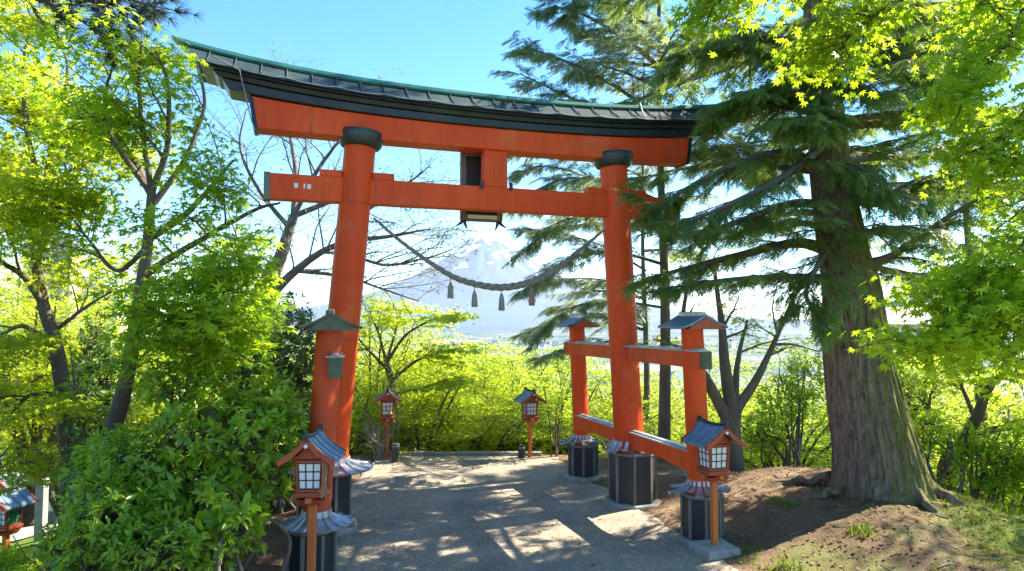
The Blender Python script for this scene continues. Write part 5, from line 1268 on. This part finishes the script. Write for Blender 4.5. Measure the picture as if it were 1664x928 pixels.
for (px_, py, D, w, h, lab, wall, rf_, rz) in (
    (1590, 615, 70, 16, 5.0, 'white building with a long blue roof seen through the right maples', 'housewall', 'houseroof_blue', -.2),
    (1500, 600, 90, 12, 6.0, 'white house with a grey roof left of the blue roofed building', 'housewall', 'snowroof', .1),
    (1462, 500, 75, 9, 12.5, 'tan apartment building peeking out right of the giant trunk', 'housewall_tan', 'snowroof', .2),
    (1530, 478, 110, 14, 14, 'tall white apartment building far behind the right maples', 'housewall', 'houseroof_blue', -.1),
    (88, 378, 60, 3.6, 14, 'tan building poking up behind the far left maple', 'housewall_tan', 'snowroof', .25),
    (150, 462, 75, 8, 12, 'white house with a grey roof behind the left maple trunks', 'housewall', 'snowroof', .1),
    (1140, 600, 80, 10, 5, 'pale house seen behind the right side pillar', 'housewall', 'houseroof_blue', .15),
    (1080, 640, 62, 9, 4.5, 'low white house glimpsed between the right torii pillars', 'housewall', 'snowroof', -.1)):
    q = P(px_, py, D); zr_ = q[2]; g0 = float(gz(q[0], D)); hh = max(zr_ - 1.8 - g0, h)
    house('house', (q[0], D, zr_ - 1.8 - hh), w, w * .7, hh, lab, M[wall], M[rf_], rz, floors=max(1, int(hh / 3)), cat='building')
# the town on the plain
pr_h = [house('house', (0, 0, 0), 11, 9, 6, 'pale house in the hazy town below the mountain', M['housewall'], M['snowroof'], 0, 'houses of the town on the plain', parts=False),
        house('house', (0, 0, 0), 16, 10, 7, 'pale house in the hazy town below the mountain', M['housewall'], M['houseroof_blue'], 0, 'houses of the town on the plain', parts=False),
        house('house', (0, 0, 0), 10, 8, 5.5, 'pale house in the hazy town below the mountain', M['housewall_tan'], M['houseroof_brown'], 0, 'houses of the town on the plain', parts=False),
        house('house', (0, 0, 0), 24, 12, 13, 'pale house in the hazy town below the mountain', M['housewall'], M['snowroof'], 0, 'houses of the town on the plain', parts=False)]
uh = set()
for i in range(170):
    k = int(r.choice(4, p=[.4, .25, .25, .1])); D = 420 * (6.5 ** r.uniform(0, 1)); px_ = r.uniform(560, 960) if i < 110 else r.uniform(960, 1700)
    o = pr_h[k] if k not in uh else copy_tree(pr_h[k]); uh.add(k)
    x = (px_ - 832) / F * D; zz_ = float(gz(x, D)) + float(np.clip((math.hypot(x, D) - 250) / 600, 0, 1) * 6 * fbm(x / 300, D / 300, 4, 3))
    o.location = (x, D, zz_); o.rotation_euler = (0, 0, r.uniform(0, 3.14))

# ================================================================== LIGHT, AIR, CAMERA
SUN_EL, SUN_AZ = R(42), R(64)           # azimuth clockwise from +Y: the sun stands to the right, a little in front
sd = Vector((math.sin(SUN_AZ) * math.cos(SUN_EL), math.cos(SUN_AZ) * math.cos(SUN_EL), math.sin(SUN_EL)))
sl = bpy.data.lights.new('sun', 'SUN'); sl.energy = 4.1; sl.angle = R(.5); sl.color = (1, .91, .75)
so = bpy.data.objects.new('sun', sl); COL.objects.link(so); so.rotation_euler = sd.to_track_quat('Z', 'Y').to_euler()
w = bpy.data.worlds.new('World'); SC.world = w; w.use_nodes = True
nt = w.node_tree; nt.nodes.clear()
sk = nt.nodes.new('ShaderNodeTexSky'); sk.sky_type = 'NISHITA'; sk.sun_disc = False; sk.sun_elevation = SUN_EL; sk.sun_rotation = SUN_AZ; sk.altitude = 1600; sk.air_density = 1.0; sk.dust_density = .05; sk.ozone_density = 1.6
bg = nt.nodes.new('ShaderNodeBackground'); bg.inputs[1].default_value = .08; ow = nt.nodes.new('ShaderNodeOutputWorld')
hs = nt.nodes.new('ShaderNodeHueSaturation'); hs.inputs['Saturation'].default_value = 1.35; nt.links.new(sk.outputs[0], hs.inputs['Color']); nt.links.new(hs.outputs[0], bg.inputs[0]); nt.links.new(bg.outputs[0], ow.inputs[0])
# haze
mb = MB(); mb.box((0, 6000, 1000), (72000, 72000, 2280))
hz = mb.build('haze', None or bpy.data.materials.new('haze_air')); hm = hz.data.materials[0]; hm.use_nodes = True; hm.node_tree.nodes.clear()
ho_ = hm.node_tree.nodes.new('ShaderNodeOutputMaterial'); pv_ = hm.node_tree.nodes.new('ShaderNodeVolumePrincipled'); pv_.inputs['Color'].default_value = (.74, .88, 1, 1); pv_.inputs['Density'].default_value = 2.0e-5; pv_.inputs['Anisotropy'].default_value = .2
hm.node_tree.links.new(pv_.outputs[0], ho_.inputs['Volume']); tag(hz, kind='stuff')
cam = bpy.data.cameras.new('camera'); cam.sensor_width = 36; cam.lens = 36 * F / 1664; cam.clip_start = .1; cam.clip_end = 120000
co = bpy.data.objects.new('camera', cam); COL.objects.link(co); co.location = (0, 0, CAMZ); co.rotation_euler = (math.pi / 2 + PITCH, 0, 0); SC.camera = co
SC.view_settings.view_transform = 'Standard'; SC.view_settings.look = 'None'; SC.view_settings.exposure = 2.45; SC.view_settings.gamma = 1
SC.render.engine = 'CYCLES'
SC.cycles.max_bounces = 10; SC.cycles.diffuse_bounces = 6; SC.cycles.transmission_bounces = 4; SC.cycles.volume_bounces = 0; SC.cycles.use_denoising = True
